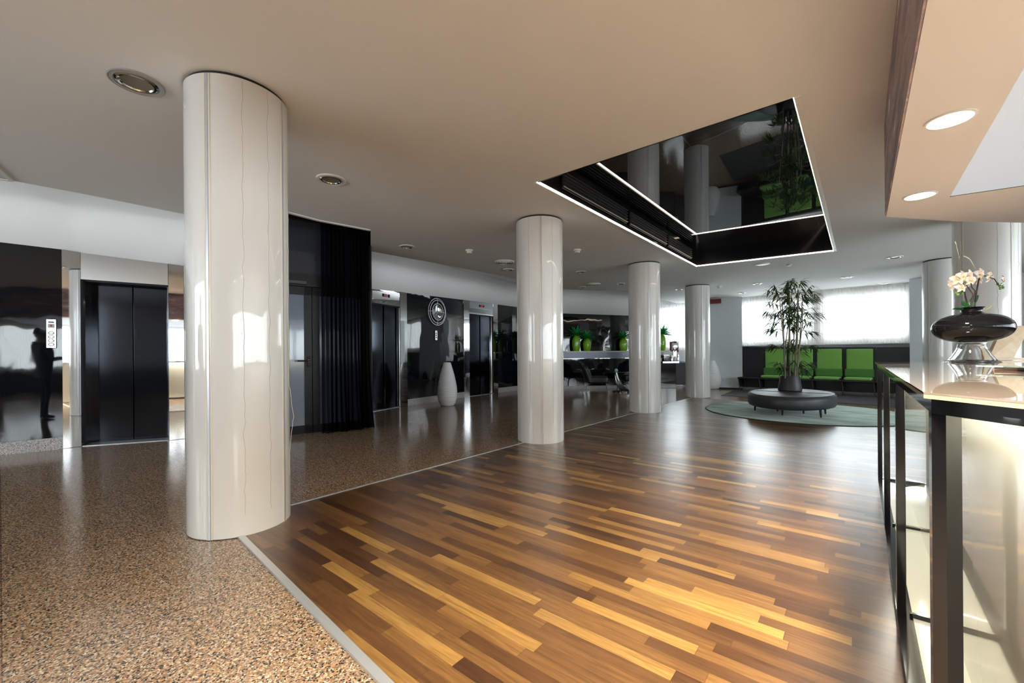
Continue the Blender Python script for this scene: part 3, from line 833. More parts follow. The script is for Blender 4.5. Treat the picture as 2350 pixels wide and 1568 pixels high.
# ================================================================== COLUMNS
CR = 0.306
def wob(i, k):
    return noise.noise(Vector((i * 3.1, k * 0.55, 7.7)))
def column(idx, x, y, label, ncrack=3, loose=False):
    rt = thing('column', label, 'column', (x, y, 0), 0, 'round lacquered columns', 'thing')
    seg = 96
    MB().lathe([(CR, 0.006), (CR, CEIL - 0.022)], seg=seg).build('shaft', M['column'], rt, angle=60)
    MB().lathe([(CR - .012, CEIL - 0.024), (CR - .012, CEIL + .002)], seg=seg).build('shadow_gap', M['dark'], rt, angle=60)
    MB().lathe([(CR - .006, 0.0), (CR - .006, 0.008)], seg=seg).build('foot_gap', M['dark'], rt, angle=60)
    for k in range(4):
        a = R(-51 + 90 * k)
        c = Vector((math.cos(a), math.sin(a), 0)); t = Vector((-c.y, c.x, 0))
        b = MB(); b.box(c * (CR + .0005) + Vector((0, 0, CEIL / 2 - .01)), (.008, .016, CEIL - .03), rz=a)
        sm = b.build('seam_strip', M['seam'], rt, smooth=False)
        b = MB()
        for sg in (-1, 1):
            b.box(c * (CR - .001) + t * sg * .0145 + Vector((0, 0, CEIL / 2 - .01)), (.010, .011, CEIL - .028), rz=a, bevel=.003)
        b.build('ridge', M['ivory_ridge'], sm)
    rnd = random.Random(idx)
    angs = {0: [-121, -14, 15], }.get(idx, [-75 + rnd.uniform(-8, 8), -30 + rnd.uniform(-6, 10), 5 + rnd.uniform(-8, 8)])
    for j, ad in enumerate(angs):
        pts = []
        n = 70
        for k in range(n + 1):
            z = CEIL - .04 - (CEIL - (.18 if idx == 0 else .3)) * k / n
            if idx == 0 and j == 1: z += 0.0
            a = R(ad) + 0.035 * wob(idx * 5 + j, k) + 0.012 * wob(idx * 9 + j, k * 5)
            rr = CR + .0004
            pts.append((rr * math.cos(a), rr * math.sin(a), z))
        MB().tube(pts, .0007 if idx == 0 else .0010, 5).build('crack', M['crack'], rt)
    if loose:
        pts = []
        for k in range(60):
            z = 2.2 - 1.9 * k / 59
            a = R(52 + 3.0 * wob(3, k)); rr = CR + .003 + (.030 * max(0, 1 - abs(z - .72) / .25)) + .008 * abs(wob(8, k * 2))
            pts.append((rr * math.cos(a), rr * math.sin(a), z))
        MB().tube(pts, .0014, 5).build('peeling_thread', M['crack_pale'], rt)
    return rt
C0, CS = 1.071, 3.591
column(0, -3.346, C0, 'nearest and largest ivory column, at the corner of the parquet', loose=True)
column(1, -3.346, C0 + CS, 'second ivory column of the long row, right of the white floor vase')
column(2, -3.346, C0 + 2 * CS, 'third ivory column of the row, in front of the bar ledge')
column(3, -3.346, C0 + 3 * CS, 'farthest ivory column of the row, in front of the pale grey wall')
column(4, 1.275, C0 + 2 * CS, 'ivory column behind the orchid, under the end of the soffit')
column(5, 1.275, C0 + 3 * CS, 'ivory column between the orchid and the bright window')

# ================================================================== CEILING FITTINGS
def downlight(P, r, label, lit=False):
    rt = thing('downlight', label, 'downlight', (P.x, P.y, CEIL), 0, 'recessed chrome downlights')
    MB().lathe([(r, 0.0), (r, -.007), (r * .95, -.011), (r * .93, -.009), (r * .80, -.012), (r * .76, -.006)], seg=48).build('trim_ring', M['grey_plastic'] if r > .14 else M['white_plastic'], rt)
    MB().lathe([(r * .77, -.007), (r * .68, -.014), (r * .60, -.012), (r * .57, -.004)], seg=48).build('reflector', M['chrome'], rt)
    MB().lathe([(.001, -.0035), (r * .58, -.0035)], seg=32).build('cover_glass', M['frost_lamp'] if r > .135 else M['pale_lamp'], rt)
    return rt
M['frost_lamp'] = pmat('unlit lamp glass', (0.26, 0.25, 0.20), 0.15, coat=.3)
M['pale_lamp'] = pmat('pale lamp glass', (0.75, 0.75, 0.74), 0.2, coat=.3)
for x, y, r, lab in ((314, 189, .148, 'large chrome downlight left of the nearest column'),
                     (760, 412, .140, 'chrome downlight right of the nearest column'),
                     (934, 566, .125, 'round downlight above the white floor vase'),
                     (1167, 619, .115, 'downlight touching the left edge of the second column'),
                     (1333, 624, .115, 'downlight between the second and third columns'),
                     (1424, 651, .110, 'downlight at the left of the third column top'),
                     (1335, 659, .110, 'downlight above the left end of the bar ledge'),
                     (1558, 664, .110, 'downlight left of the farthest column top'),
                     (1703, 672, .115, 'downlight nearest the pale grey wall'),
                     (1738, 651, .125, 'downlight left of the bamboo top'),
                     (1944, 636, .125, 'downlight above the bright window'),
                     (2029, 650, .125, 'downlight nearest the top of the bright window'),
                     (2054, 590, .125, 'downlight below the corner of the dropped soffit')):
    downlight(Zp(x, y, CEIL), r, lab)

def diffuser(P, r, label):
    rt = thing('air_diffuser', label, 'air vent', (P.x, P.y, CEIL), 0, 'round ceiling air diffusers')
    MB().lathe([(r, 0), (r, -.008), (r * .86, -.022)], seg=40).build('rim', M['white_plastic'], rt)
    for k, q in enumerate((.66, .44, .22)):
        MB().lathe([(r * (q + .12), -.012), (r * (q + .02), -.030), (r * q, -.028)], seg=36).build('cone', M['white_plastic'], rt)
    MB().lathe([(.001, -.004), (r * .86, -.004)], seg=36).build('dark_throat', M['dark'], rt)
diffuser(Zp(1158, 601, CEIL), .19, 'round air diffuser left of the second column')
diffuser(Zp(1361, 652, CEIL), .19, 'round air diffuser between the second and third columns')

def smoke(P, label):
    rt = thing('smoke_detector', label, 'smoke detector', (P.x, P.y, CEIL), 0, 'white smoke detectors')
    MB().lathe([(.062, 0), (.062, -.018), (.055, -.024)], seg=28).build('base', M['white_plastic'], rt)
    MB().lathe([(.046, -.022), (.046, -.045), (.036, -.058), (.001, -.062)], seg=28).build('sensor_head', M['ivory_ridge'], rt)
smoke(Zp(1077, 574, CEIL), 'white smoke detector left of the second column')
smoke(Zp(1325, 573, CEIL), 'white smoke detector right of the second column')
smoke(Zp(1651, 657, CEIL), 'white smoke detector right of the farthest column')
P = Zp(1811, 607, CEIL)
o = MB().lathe([(.045, 0), (.045, -.012), (.030, -.028), (.001, -.030)], seg=24).build('motion_sensor', M['grey_plastic'], None, loc=(P.x, P.y, CEIL))
tag(o, 'tiny grey ceiling sensor beyond the lit recess', 'sensor')
P = Zp(1750, 606, CEIL)
o = MB().lathe([(.13, 0), (.13, -.006), (.12, -.010), (.001, -.010)], seg=36).build('cover_plate', M['white_plastic'], None, loc=(P.x, P.y, CEIL))
tag(o, 'blank round white cover plate beyond the lit recess', 'ceiling plate')
# square vent cut by the left picture edge
vc = Zp(32, 415, CEIL); v1 = (Zp(0, 388, CEIL) - vc).normalized()
v2 = Vector((-v1.y, v1.x, 0)); 
if v2.y > 0: v2 = -v2
rt = thing('ceiling_vent', 'square ceiling vent at the far left above the lift lobby', 'air vent', (0, 0, 0))
S = .6
def quadp(a, c_, e, f): return [(vc + v1 * u + v2 * w)[:2] for u, w in ((a, c_), (e, c_), (e, f), (a, f))]
MB().prism(quadp(.03, .03, S - .03, S - .03), CEIL - .008, CEIL - .002).build('panel', M['grey_wall'], rt, smooth=False)
b = MB()
for q in ((0, 0, S, .03), (0, S - .03, S, S), (0, .03, .03, S - .03), (S - .03, .03, S, S - .03)): b.prism(quadp(*q), CEIL - .014, CEIL - .001)
b.build('frame', M['white_plastic'], rt, smooth=False)

# lit downlights in the soffit
WARM = (1.0, 0.92, 0.77)
def soffit_light(P, label, power=150.0):
    rt = thing('soffit_downlight', label, 'downlight', (P.x, P.y, SZ), 0, 'lit downlights in the soffit')
    r = .078
    MB().lathe([(r * 1.14, 0), (r * 1.14, -.004), (r, -.006), (r, -.001)], seg=40).build('trim_ring', M['soffit'], rt)
    MB().lathe([(.001, -.003), (r, -.003)], seg=40).build('lamp_glass', M['lamp_disc'], rt)
    lm = lamp('downlight_lamp', 'SPOT', (P.x, P.y, SZ - .03), power, WARM, (0, 0, 0), spot=R(150), blend=.8, radius=.10)
for k, lab in ((0, 'nearer lit round downlight in the soffit'), (1, 'farther lit round downlight at the soffit corner')):
    soffit_light(Zp(*((2180, 274), (2111, 449))[k], SZ), lab)
for yy in (1.55, .33, -.9):
    soffit_light(Vector((.325, yy, SZ)), 'lit round downlight in the soffit above the photographer', 280.0)

# ================================================================== RECEPTION COUNTER
CX, CT = 0.113, 1.067
PY_ = [1.228, 2.402, 3.605, 4.868]
d2 = Vector((.60, -.80, 0)).normalized(); d3 = Vector((.72, .69, 0)).normalized()
cnt = thing('reception_counter', 'cream glass reception counter framed with black chrome posts', 'counter', (0, 0, 0))
pC = Vector((CX, PY_[0], 0)); pA = Vector((CX, PY_[3] + .05, 0))
pN = pC + d2 * 1.5; pE = pA + d3 * 1.4
top = [(CX - .012, pA.y), (CX - .012, pC.y - .006), (pN.x, pN.y), (1.35, pN.y + .1), (1.35, pE.y), (pE.x, pE.y)]
b = MB(); b.prism(top, CT - .004, CT); b.build('top_glass', M['counter_glass'], cnt, smooth=False)
b = MB(); b.prism([(x - .0 if x < 1 else x, y) for x, y in top], CT - .013, CT - .0045); b.build('top_edge', M['counter_edge'], cnt, smooth=False)
# black rail below the top and base rail
def rail(p, q, w, z0, z1, name, mat, off=0.0):
    d = (q - p).normalized(); nn = Vector((-d.y, d.x, 0))
    bb = MB(); bb.prism([(p - nn * off)[:2], (q - nn * off)[:2], (q - nn * (off + w))[:2], (p - nn * (off + w))[:2]], z0, z1)
    return bb.build(name, mat, cnt, smooth=False)
rail(pC, pA, .04, CT - .044, CT - .0135, 'top_rail', M['post'])
rail(pN, pC, .04, CT - .044, CT - .0135, 'top_rail', M['post'])
rail(pA, pE, .04, CT - .044, CT - .0135, 'top_rail', M['post'])
rail(pC, pA, .05, 0.006, .045, 'base_rail', M['post'])
rail(pN, pC, .05, 0.006, .045, 'base_rail', M['post'])
rail(pA, pE, .05, 0.006, .045, 'base_rail', M['post'])
for k, y in enumerate(PY_):
    b = MB()
    if k: b.box((CX + .015, y + .020, (CT - .044 + .006) / 2), (.030, .040, CT - .05), bevel=.002)
    else: b.prism([(CX, y), (CX + .021, y - .002), (CX + .046, y + .020), (CX + .046, y + .045), (CX, y + .045)], .006, CT - .044)
    b.build('post', M['post'], cnt, smooth=False)
    b = MB(); b.box((CX + .11, y + .02, .050), (.14, .016, .020), bevel=.002); b.build('tray_divider', M['chrome_dark'] if 'chrome_dark' in M else M['post'], cnt, smooth=False)
pM = pN - d2 * .1
b = MB(); b.box((pM.x, pM.y, .52), (.04, .04, 1.0), rz=math.atan2(d2.y, d2.x)); b.build('post', M['post'], cnt, smooth=False)
PB = .280
b = MB(); b.box((PB + .01, (4.72 - .6) / 2, .53), (.02, 4.72 + .6, .99)); b.build('back_panel', M['cream'], cnt, smooth=False)
b = MB(); b.prism([(PB + .01, 4.70), (PB + .01, 4.72), (1.25, 4.95), (1.25, 4.90)], .04, 1.02); b.build('end_panel', M['cream'], cnt, smooth=False)
b = MB(); b.prism([(CX + .045, -.6), (PB, -.6), (PB, 4.72), (CX + .045, 4.90)], .02, .042); b.build('base_tray', M['cream'], cnt, smooth=False)
for p, q, o_ in ((pC, pA, .055), (pN, pC, .055)):
    rail(p, q, .012, CT - .030, CT - .0145, 'light_strip', M['led_counter'], o_)
lamp('counter_led_lamp', 'AREA', (CX + .09, 2.9, CT - .032), 9.0, (1.0, .95, .84), (0, 0, 0), (.02, 3.6))
# raised glass ledge at the right end
gs = thing('glass_ledge', 'small raised glass ledge on the counter beside the orchid vase', 'shelf', (0, 0, 0))
e1 = Zp(2240, 838.5, 1.090); e2 = Zp(2352, 841, 1.090)
dd = (e2 - e1).normalized(); n2 = Vector((-dd.y, dd.x, 0))
poly = [e1[:2], (e2 + dd * .5)[:2], (e2 + dd * .5 + n2 * .35)[:2], (e1 + n2 * .2)[:2]]
MB().prism(poly, 1.084, 1.090).build('glass_top', M['green_edge'], gs, smooth=False)
f1 = Zp(2272, 840, 1.083)
p2 = [(f1 + n2 * .02)[:2], (e2 + dd * .5 + n2 * .02)[:2], (e2 + dd * .5 + n2 * .3)[:2], (f1 + n2 * .16)[:2]]
MB().prism(p2, CT + .001, 1.083).build('support_board', M['brown_board'], gs, smooth=False)
# tan leaning board
P0 = Dp(2272, 830, 4.05); rt = thing('stone_board', 'tan slanted board leaning behind the black bowl vase', 'board', (0, 0, 0))
b = MB()
A = [Dp(2268, 826, 4.0), Dp(2321, 833, 4.0), Dp(2366, 748, 4.15), Dp(2334 - 30, 747.5, 4.15)]
bk = VD * .03
va = [b.bm.verts.new(v) for v in A]; vb = [b.bm.verts.new(v + bk) for v in A]
b.bm.faces.new(va); b.bm.faces.new(list(reversed(vb)))
for i in range(4): b.bm.faces.new((va[i], va[(i + 1) % 4], vb[(i + 1) % 4], vb[i]))
b.build('panel', M['tan_board'], rt, smooth=False)
b = MB(); c_ = (A[0] + A[1]) / 2
b.box((c_.x, c_.y, CT + .012), (.30, .14, .022), rz=TH); b.build('foot', M['tan_board'], rt, smooth=False)

# orchid bowl vase
vz = 3.42
vp = Dp(2231, 832, vz); vp.z = CT + .001
sv = vz / F; sh = sv / 1.46
vs = thing('bowl_vase', 'wide glossy black bowl vase on a clear glass foot', 'vase', vp)
FH = 44 * sv
b = MB(); b.lathe([(.001, .004), (55 * sh, .004), (66 * sh, 0), (68 * sh, .003), (58 * sh, .012), (48 * sh, .05), (38 * sh, .10), (33 * sh, FH - .012), (36 * sh, FH - .006), (36 * sh, FH), (30 * sh, FH), (28 * sh, FH - .015), (33 * sh, .10), (43 * sh, .05), (52 * sh, .016), (.001, .012)], seg=56)
b.build('glass_foot', M['glass'], vs)
bp_ = []
for k in range(0, 25):
    a = -math.pi / 2 + math.pi * k / 24
    bp_.append((98 * sh * max(.02, math.cos(a)) ** .82, FH + 34 * sv + 34 * sv * math.sin(a)))
bp_ = [(r, z) for r, z in bp_ if not (r < 27 * sh and z > FH + 34 * sv) and not (r < 20 * sh)]
zb = bp_[-1][1]
prof = [(.001, FH + .001), (20 * sh, FH + .001)] + bp_ + [(25 * sh, zb + 4 * sv), (25 * sh, zb + 8 * sv), (28 * sh, zb + 12 * sv), (32 * sh, zb + 14 * sv), (29 * sh, zb + 13.5 * sv), (22 * sh, zb + 8 * sv)]
MB().lathe(prof, seg=72).build('bowl', M['bowl'], vs)
ztopv = zb + 10 * sv
MB().lathe([(.001, ztopv + .004), (12 * sh, ztopv + .006), (24 * sh, ztopv)], seg=28).build('moss', M['moss'], vs)
# orchid: stands in the vase, its own thing
orc = thing('orchid', 'white and peach orchid standing in the black bowl vase', 'orchid', (vp.x, vp.y, vp.z + ztopv))
def ov(x, y, dz=0.0):        # photo pixel -> orchid local coordinates in the plane of the vase
    return Dp(x, y, vz + dz) - orc.location
rn = random.Random(5)
stems = [([(2224, 713), (2216, 680), (2213, 657), (2209, 640), (2203, 632)], .006), ([(2235, 713), (2241, 672), (2246, 645), (2250, 632), (2262, 634), (2282, 640), (2292, 655)], .006),
         ([(2226, 712), (2233, 675), (2222, 660), (2216, 652)], .0042), ([(2230, 712), (2238, 668), (2231, 660), (2226, 640), (2218, 634)], .0042)]
for pts, r0 in stems:
    P = [ov(x, y, rn.uniform(-.04, .04)) for x, y in pts]
    fine = []
    for i in range(len(P) - 1):
        for t in (0, .33, .66): fine.append(P[i].lerp(P[i + 1], t))
    fine.append(P[-1])
    MB().tube(fine, [r0 * (1 - .5 * k / len(fine)) for k in range(len(fine))], 7).build('stem', M['orchid_stem'], orc)
def flower(c, face, size):
    fb = MB(); face = face.normalized()
    u = face.cross(Vector((0, 0, 1))).normalized(); v = u.cross(face)
    for k in range(5):
        a = math.pi / 2 + 2 * math.pi * k / 5
        wid = .95 if k in (1, 4) else .62
        dirv = u * math.cos(a) + v * math.sin(a); side = -u * math.sin(a) + v * math.cos(a)
        n = 6; rows = []
        for i in range(n + 1):
            t = i / n
            w = size * wid * .5 * math.sin(math.pi * (.12 + .80 * t)) ** .8
            ctr = c + dirv * size * t + face * size * (.22 * math.sin(t * 2.4) - .30 * t * t)
            rows.append([fb.bm.verts.new(ctr + side * w * s_ + face * size * .10 * (1 - abs(s_)) * -1) for s_ in (-1, -.5, 0, .5, 1)])
        for r0_, r1_ in zip(rows, rows[1:]):
            for i in range(4): fb.bm.faces.new((r0_[i], r0_[i + 1], r1_[i + 1], r1_[i]))
    o = fb.build('flower', M['petal'], orc, angle=180)
    hb = MB(); hb.sphere(c + face * size * .16 - v * size * .12, size * .17, 10, (1, 1, .8)); hb.sphere(c + face * size * .2, size * .10, 8); hb.build('flower_lip', M['petal_heart'], o)
for x, y, s_, fx in ((2198, 641, .052, -.4), (2209, 635, .056, .2), (2222, 634, .056, .1), (2192, 655, .048, -.5), (2205, 660, .046, -.1), (2220, 651, .050, .3), (2190, 648, .042, -.7), (2249, 629, .052, .1), (2247, 642, .048, .2), (2275, 632, .046, .5), (2302, 644, .046, .9), (2268, 640, .038, .6), (2228, 643, .046, -.2)):
    flower(ov(x, y, rn.uniform(-.07, .05)), -VD + VR * fx + Vector((0, 0, rn.uniform(-.3, .3))), s_ * .92)
b = MB()
for x, y in ((2193, 672), (2198, 676), (2202, 668), (2208, 674), (2210, 668), (2290, 652), (2295, 657), (2300, 653), (2296, 662), (2302, 660), (2226, 645), (2215, 649)):
    b.sphere(ov(x, y, rn.uniform(-.03, .03)), .0095, 10, (1, 1, 1.3))
b.build('buds', M['bud'], orc)
def blade(pts, w, name='leaf', mat='orchid_leaf'):
    b = MB(); P = [ov(*p) for p in pts]; n = 8; rows = []
    for i in range(n + 1):
        t = i / n * (len(P) - 1); k = min(int(t), len(P) - 2); p = P[k].lerp(P[k + 1], t - k); d = (P[k + 1] - P[k]).normalized()
        side = d.cross(VD).normalized() * .6 + VD * .55
        ww = w * math.sin(math.pi * (.15 + .83 * i / n)) ** .7
        rows.append([b.bm.verts.new(p + side * ww * s_ + VD * .25 * ww * abs(s_)) for s_ in (-1, 0, 1)])
    for a, c in zip(rows, rows[1:]):
        for i in range(2): b.bm.faces.new((a[i], a[i + 1], c[i + 1], c[i]))
    b.build(name, M[mat], orc, angle=180)
blade([(2228, 712), (2233, 695), (2241, 681), (2246, 678)], .026)
blade([(2226, 712), (2222, 703), (2212, 695), (2209, 691)], .020)
blade([(2222, 712), (2208, 709), (2194, 708), (2184, 710)], .014)
b = MB(); b.tube([ov(2240, 712), ov(2258, 712), ov(2268, 708), ov(2276, 702), ov(2281, 702)], [.005, .005, .0045, .004, .002], 6); b.build('aerial_root', M['root'], orc)

# ================================================================== FLOOR VASES
def floor_vase(P, h, rad, label):
    rt = thing('floor_vase', label, 'vase', (P.x, P.y, 0), 0, 'tall white ribbed floor vases')
    prof = [(.001, 0.0), (.62 * rad, 0.0), (.66 * rad, .01)]
    base = [(0, .66), (.06, .80), (.14, .93), (.22, .99), (.30, 1.0), (.42, .97), (.55, .88), (.70, .74), (.84, .57), (.93, .45), (1.0, .36)]
    def rr(t):
        for (t0, a), (t1, c) in zip(base, base[1:]):
            if t <= t1: return a + (c - a) * (t - t0) / (t1 - t0)
        return base[-1][1]
    nr = 27
    for k in range(nr * 8):
        t = .012 + .978 * k / (nr * 8 - 1)
        prof.append((rad * rr(t) * (1 - .028 * (1 - abs(math.sin(math.pi * k / 8))) ** 1.0), h * t))
    prof += [(rad * .34, h), (rad * .30, h - .01), (rad * .30, h - .12), (.001, h - .13)]
    MB().lathe(prof, seg=56).build('body', M['vase_white'], rt, angle=70)
    return rt
P = Zp(1027, 931)
floor_vase(P, hz(1027, 832, P), .232, 'tall white ribbed floor vase between the two far lifts')
P = Zp(1634, 892.5)
floor_vase(P, hz(1634, 827.5, P), .30, 'tall white ribbed floor vase half hidden by the farthest column')

# ================================================================== WALL ITEMS IN THE LIFT LOBBY
def on_wall(k1, k2, x, y, out=0.0):
    p, q = lp[k1], lp[k2]; d = (q - p).normalized(); nn = Vector((d.y, -d.x, 0))
    r = ray(x, y); o = p + nn * out
    t = (o.x * nn.x + o.y * nn.y) / (r.x * nn.x + r.y * nn.y)
    return r * t + Vector((0, 0, EYE)), d, nn
def wall_axes(d, nn):
    return Matrix((d, Vector((0, 0, 1)), nn)).transposed()      # local x along wall, y up, z to room
# clock
M['clock_metal'] = pmat('pale satin metal', (0.85, 0.86, 0.87), 0.3, 0.4)
c, d, nn = on_wall('h', 'i', 1003, 716, .03)
ck = thing('wall_clock', 'round mirrored wall clock in concentric metal rings between the lifts', 'clock', c)
ax = wall_axes(d, nn)
R0 = .335
for rr_, th_, zz in ((R0, .0075, .01), (R0 * .86, .0075, .03), (R0 * .62, .0075, .03)):
    MB().ring((0, 0, 0) if False else ax @ Vector((0, 0, zz)), rr_, th_, ax).build('ring', M['clock_metal'], ck)
b = MB()
for k in range(4):
    a = k * math.pi / 2
    u = Vector((math.cos(a), math.sin(a), 0))
    b.tube([ax @ (u * R0 * .55 + Vector((0, 0, .03))), ax @ (u * R0 + Vector((0, 0, .012)))], .006, 6)
b.build('spokes', M['clock_metal'], ck)
b = MB(); b.lathe([(.001, .012), (.17, .012), (.182, .018), (.19, .010), (.19, -.02), (.001, -.02)], seg=48)
bmesh.ops.transform(b.bm, matrix=ax.to_4x4(), verts=b.bm.verts); b.build('dial', M['steel'], ck)
b = MB()
for a, ln, w in ((R(-125), .13, .006), (R(-128), .09, .008)):
    u = Vector((math.cos(a), math.sin(a), 0)); b.tube([ax @ Vector((0, 0, .022)), ax @ (u * ln + Vector((0, 0, .022)))], w, 6)
b.build('hands', M['white_plastic'], ck)
# call panels
def call_panel(k1, k2, x, y, w, h, label, red):
    c, d, nn = on_wall(k1, k2, x, y, .0)
    rt = thing('call_panel', label, 'lift call panel', c)
    ax = wall_axes(d, nn).to_4x4()
    def pc(name, mat, cx, cy, cz, sx, sy, sz, parent=rt, bev=.002):
        b = MB(); b.box((cx, cy, cz), (sx, sy, sz), bevel=bev); bmesh.ops.transform(b.bm, matrix=ax, verts=b.bm.verts); return b.build(name, mat, parent, smooth=False)
    pc('back_box', M['black_matt'], 0, 0, .008, w * 1.1, h * 1.02, .016)
    pl = pc('plate', M['header_steel'], 0, 0, .018, w, h, .010)
    if red:
        pc('label_plate', M['black_gloss'], 0, h * .40, .024, w * .62, h * .05, .004)
        pc('display', M['grey_plastic'], 0, h * .27, .024, w * .72, h * .14, .004); pc('lit_digit', M['red_lamp'], .0, h * .275, .027, w * .22, h * .07, .003, bev=0)
    for k, yy in enumerate((.02, -.12, -.25, -.38) if red else (.22, .0, -.22)):
        if red:
            b = MB(); b.lathe([(.001, .032), (w * .17, .032), (w * .21, .028), (w * .24, .022), (w * .24, .02)], seg=20, sx=1.15, sy=.85); bmesh.ops.translate(b.bm, vec=(0, h * yy, 0), verts=b.bm.verts); bmesh.ops.transform(b.bm, matrix=ax, verts=b.bm.verts); bo = b.build('button', M['chrome'], rt)
            b = MB(); b.lathe([(w * .24, .0235), (w * .30, .0235), (w * .30, .02)], seg=20, sx=1.15, sy=.85); bmesh.ops.translate(b.bm, vec=(0, h * yy, 0), verts=b.bm.verts); bmesh.ops.transform(b.bm, matrix=ax, verts=b.bm.verts); b.build('button_surround', M['dark'], bo)
        else:
            pc('button', M['dark'], 0, h * yy, .024, w * .35, h * .13, .006)
call_panel('a', 'b', 118.5, 766, .082, .36, 'steel lift call panel with red display left of the nearest lift', True)
call_panel('h', 'i', 1000, 770, .085, .24, 'small white lift call panel below the wall clock', False)
# red sign
P = ga + gwn * .05; r = ray(1655, 692)
t = (P.x * gwn.x + P.y * gwn.y) / (r.x * gwn.x + r.y * gwn.y)
c = r * t + Vector((0, 0, EYE))
c = ray(1638, 692) * t + Vector((0, 0, EYE))
rt = thing('sign_box', 'dark red sign box high on the pale grey wall', 'sign', c, math.atan2(gwd.y, gwd.x))
MB().box((0, 0, 0), (.44, .08, .15), bevel=.006).build('housing', M['red_frame'], rt, smooth=False)
MB().box((0, -.043, 0), (.41, .006, .12)).build('face', M['red_sign'], rt, smooth=False)

# ================================================================== BAR
bd = (lp['p'] - lp['o']).normalized(); bn = Vector((bd.y, -bd.x, 0))
zl = hz(1370, 806, (lp['o'] + lp['p']) / 2)
lo = lp['o'] - bd * .15; lq = lp['q'] - bd * .05; lqt = lp['q'] + bd * .22
led = thing('bar_ledge', 'granite topped wall ledge carrying the green vases', 'ledge', (0, 0, 0))
b = MB(); b.wall(lo + bn * .36, lqt + bn * .36, zl - .045, zl, .355); b.build('granite_top', M['granite_pale'], led, smooth=False)
b = MB(); b.wall(lo + bn * .33, lq + bn * .33, zl - .24, zl - .046, .03); b.build('apron', M['apron'], led, smooth=False)
b = MB(); b.wall(lo + bn * .34, lq + bn * .34, zl - .253, zl - .241, .05); b.build('lower_edge', M['steel'], led, smooth=False)

def ag_vase(x, hvpx, wpx, label, seed):
    o = lp['o'] + bn * .20; r = ray(x, 805); t = (o.x * bn.x + o.y * bn.y) / (r.x * bn.x + r.y * bn.y)
    p = r * t; dist = (p.x * VD.x + p.y * VD.y); s_ = dist / F
    rt = thing('agave_vase', label, 'potted plant', (p.x, p.y, zl), 0, 'lime green vases with agaves on the bar ledge')
    h = hvpx * s_; rad = wpx * s_ / 2 * .96
    b = MB(); b.lathe([(.001, 0), (.72 * rad, 0), (.84 * rad, .02), (.96 * rad, .3 * h), (rad, .5 * h), (.97 * rad, .68 * h), (.82 * rad, .84 * h), (.55 * rad, .94 * h), (.42 * rad, .965 * h), (.46 * rad, h), (.36 * rad, h - .01), (.33 * rad, h - .05)], seg=36); b.build('vase', M['lime'], rt)
    rn = random.Random(seed); b = MB()
    for k in range(44):
        a = k * 2.39996 + rn.uniform(-.2, .2); el = R(-2 + 74 * (k / 43) ** 1.5 + rn.uniform(-6, 6))
        L = (.36 + rn.uniform(-.04, .05)) * (hvpx / 36)
        b.leaf((.015 * math.cos(a), .015 * math.sin(a), h - .005 + .03 * k / 43), (math.cos(a) * math.cos(el), math.sin(a) * math.cos(el), math.sin(el)), L, .080, droop=.10, fold=.22, seg=5)
    b.build('leaves', M['agave'], rt, angle=180)
    b = MB(); b.tube([(0, 0, h - .04), (0, 0, h + .035)], [.03, .018], 10); b.build('stem', M['agave'], rt)
ag_vase(1322.5, 36, 19.5, 'left and tallest lime green vase with an agave on the bar ledge', 1)
ag_vase(1347.5, 29, 19.5, 'shorter lime green vase with an agave, second from the left on the ledge', 2)
ag_vase(1431, 29, 19.5, 'lime green vase with an agave against the left edge of the third column', 3)
ag_vase(1520, 37, 18, 'lime green vase with an agave right of the third column', 4)

# armchairs
def armchair(P, rz, label, sc_=1.0):
    rt = thing('armchair', label, 'armchair', (P.x, P.y, 0), rz, 'black tufted armchairs by the bar')
    # local +x is the front
    b = MB(); b.box((.04, 0, .40), (.60, .62, .20), bevel=.05, seg=4); b.build('seat', M['tuft'], rt, angle=60)
    b = MB(); n, m = 18, 12; front, back = [], []
    for j in range(m + 1):
        tz = j / m; z = .34 + .60 * tz
        fr, bk = [], []
        for i in range(n + 1):
            u = -1 + 2 * i / n
            hw = .33 * (1 - .10 * tz - (.35 * max(0, tz - .8) / .2 * abs(u) ** 3))
            yy = u * hw
            xx = -.24 - .20 * tz + .16 * abs(u) ** 2.4 * (1 - .3 * tz)
            tu = 0.012 * (math.cos(u * 7.5) * math.cos(tz * 14))
            zz = z - (.10 * max(0, tz - .75) / .25 * abs(u) ** 2.5)
            fr.append(b.bm.verts.new((xx + tu, yy, zz))); bk.append(b.bm.verts.new((xx - .10 + .02 * tz, yy * 1.04, zz)))
        front.append(fr); back.append(bk)
    for j in range(m):
        for i in range(n):
            b.bm.faces.new((front[j][i], front[j][i + 1], front[j + 1][i + 1], front[j + 1][i])); b.bm.faces.new((back[j][i + 1], back[j][i], back[j + 1][i], back[j + 1][i + 1]))
    for j in range(m):
        b.bm.faces.new((front[j][0], front[j + 1][0], back[j + 1][0], back[j][0])); b.bm.faces.new((front[j][n], back[j][n], back[j + 1][n], front[j + 1][n]))
    for i in range(n):
        b.bm.faces.new((front[m][i], front[m][i + 1], back[m][i + 1], back[m][i])); b.bm.faces.new((front[0][i + 1], front[0][i], back[0][i], back[0][i + 1]))
    br = b.build('backrest', M['tuft'], rt, angle=60)
    for yy, zz in ((-.12, .62), (.12, .62), (0, .72), (-.12, .80), (.12, .80)):
        tz = (zz - .34) / .6
        MB().sphere((-.225 - .20 * tz, yy, zz), .013, 10).build('button', M['tuft'], br)
    for sx, sy in ((.28, -.24), (.28, .24), (-.24, -.22), (-.24, .22)):
        MB().tube([(sx, sy, .32), (sx + (.05 if sx > 0 else -.07), sy * 1.12, 0.0)], [.022, .013], 10).build('leg', M['black_gloss'], rt)
    return rt
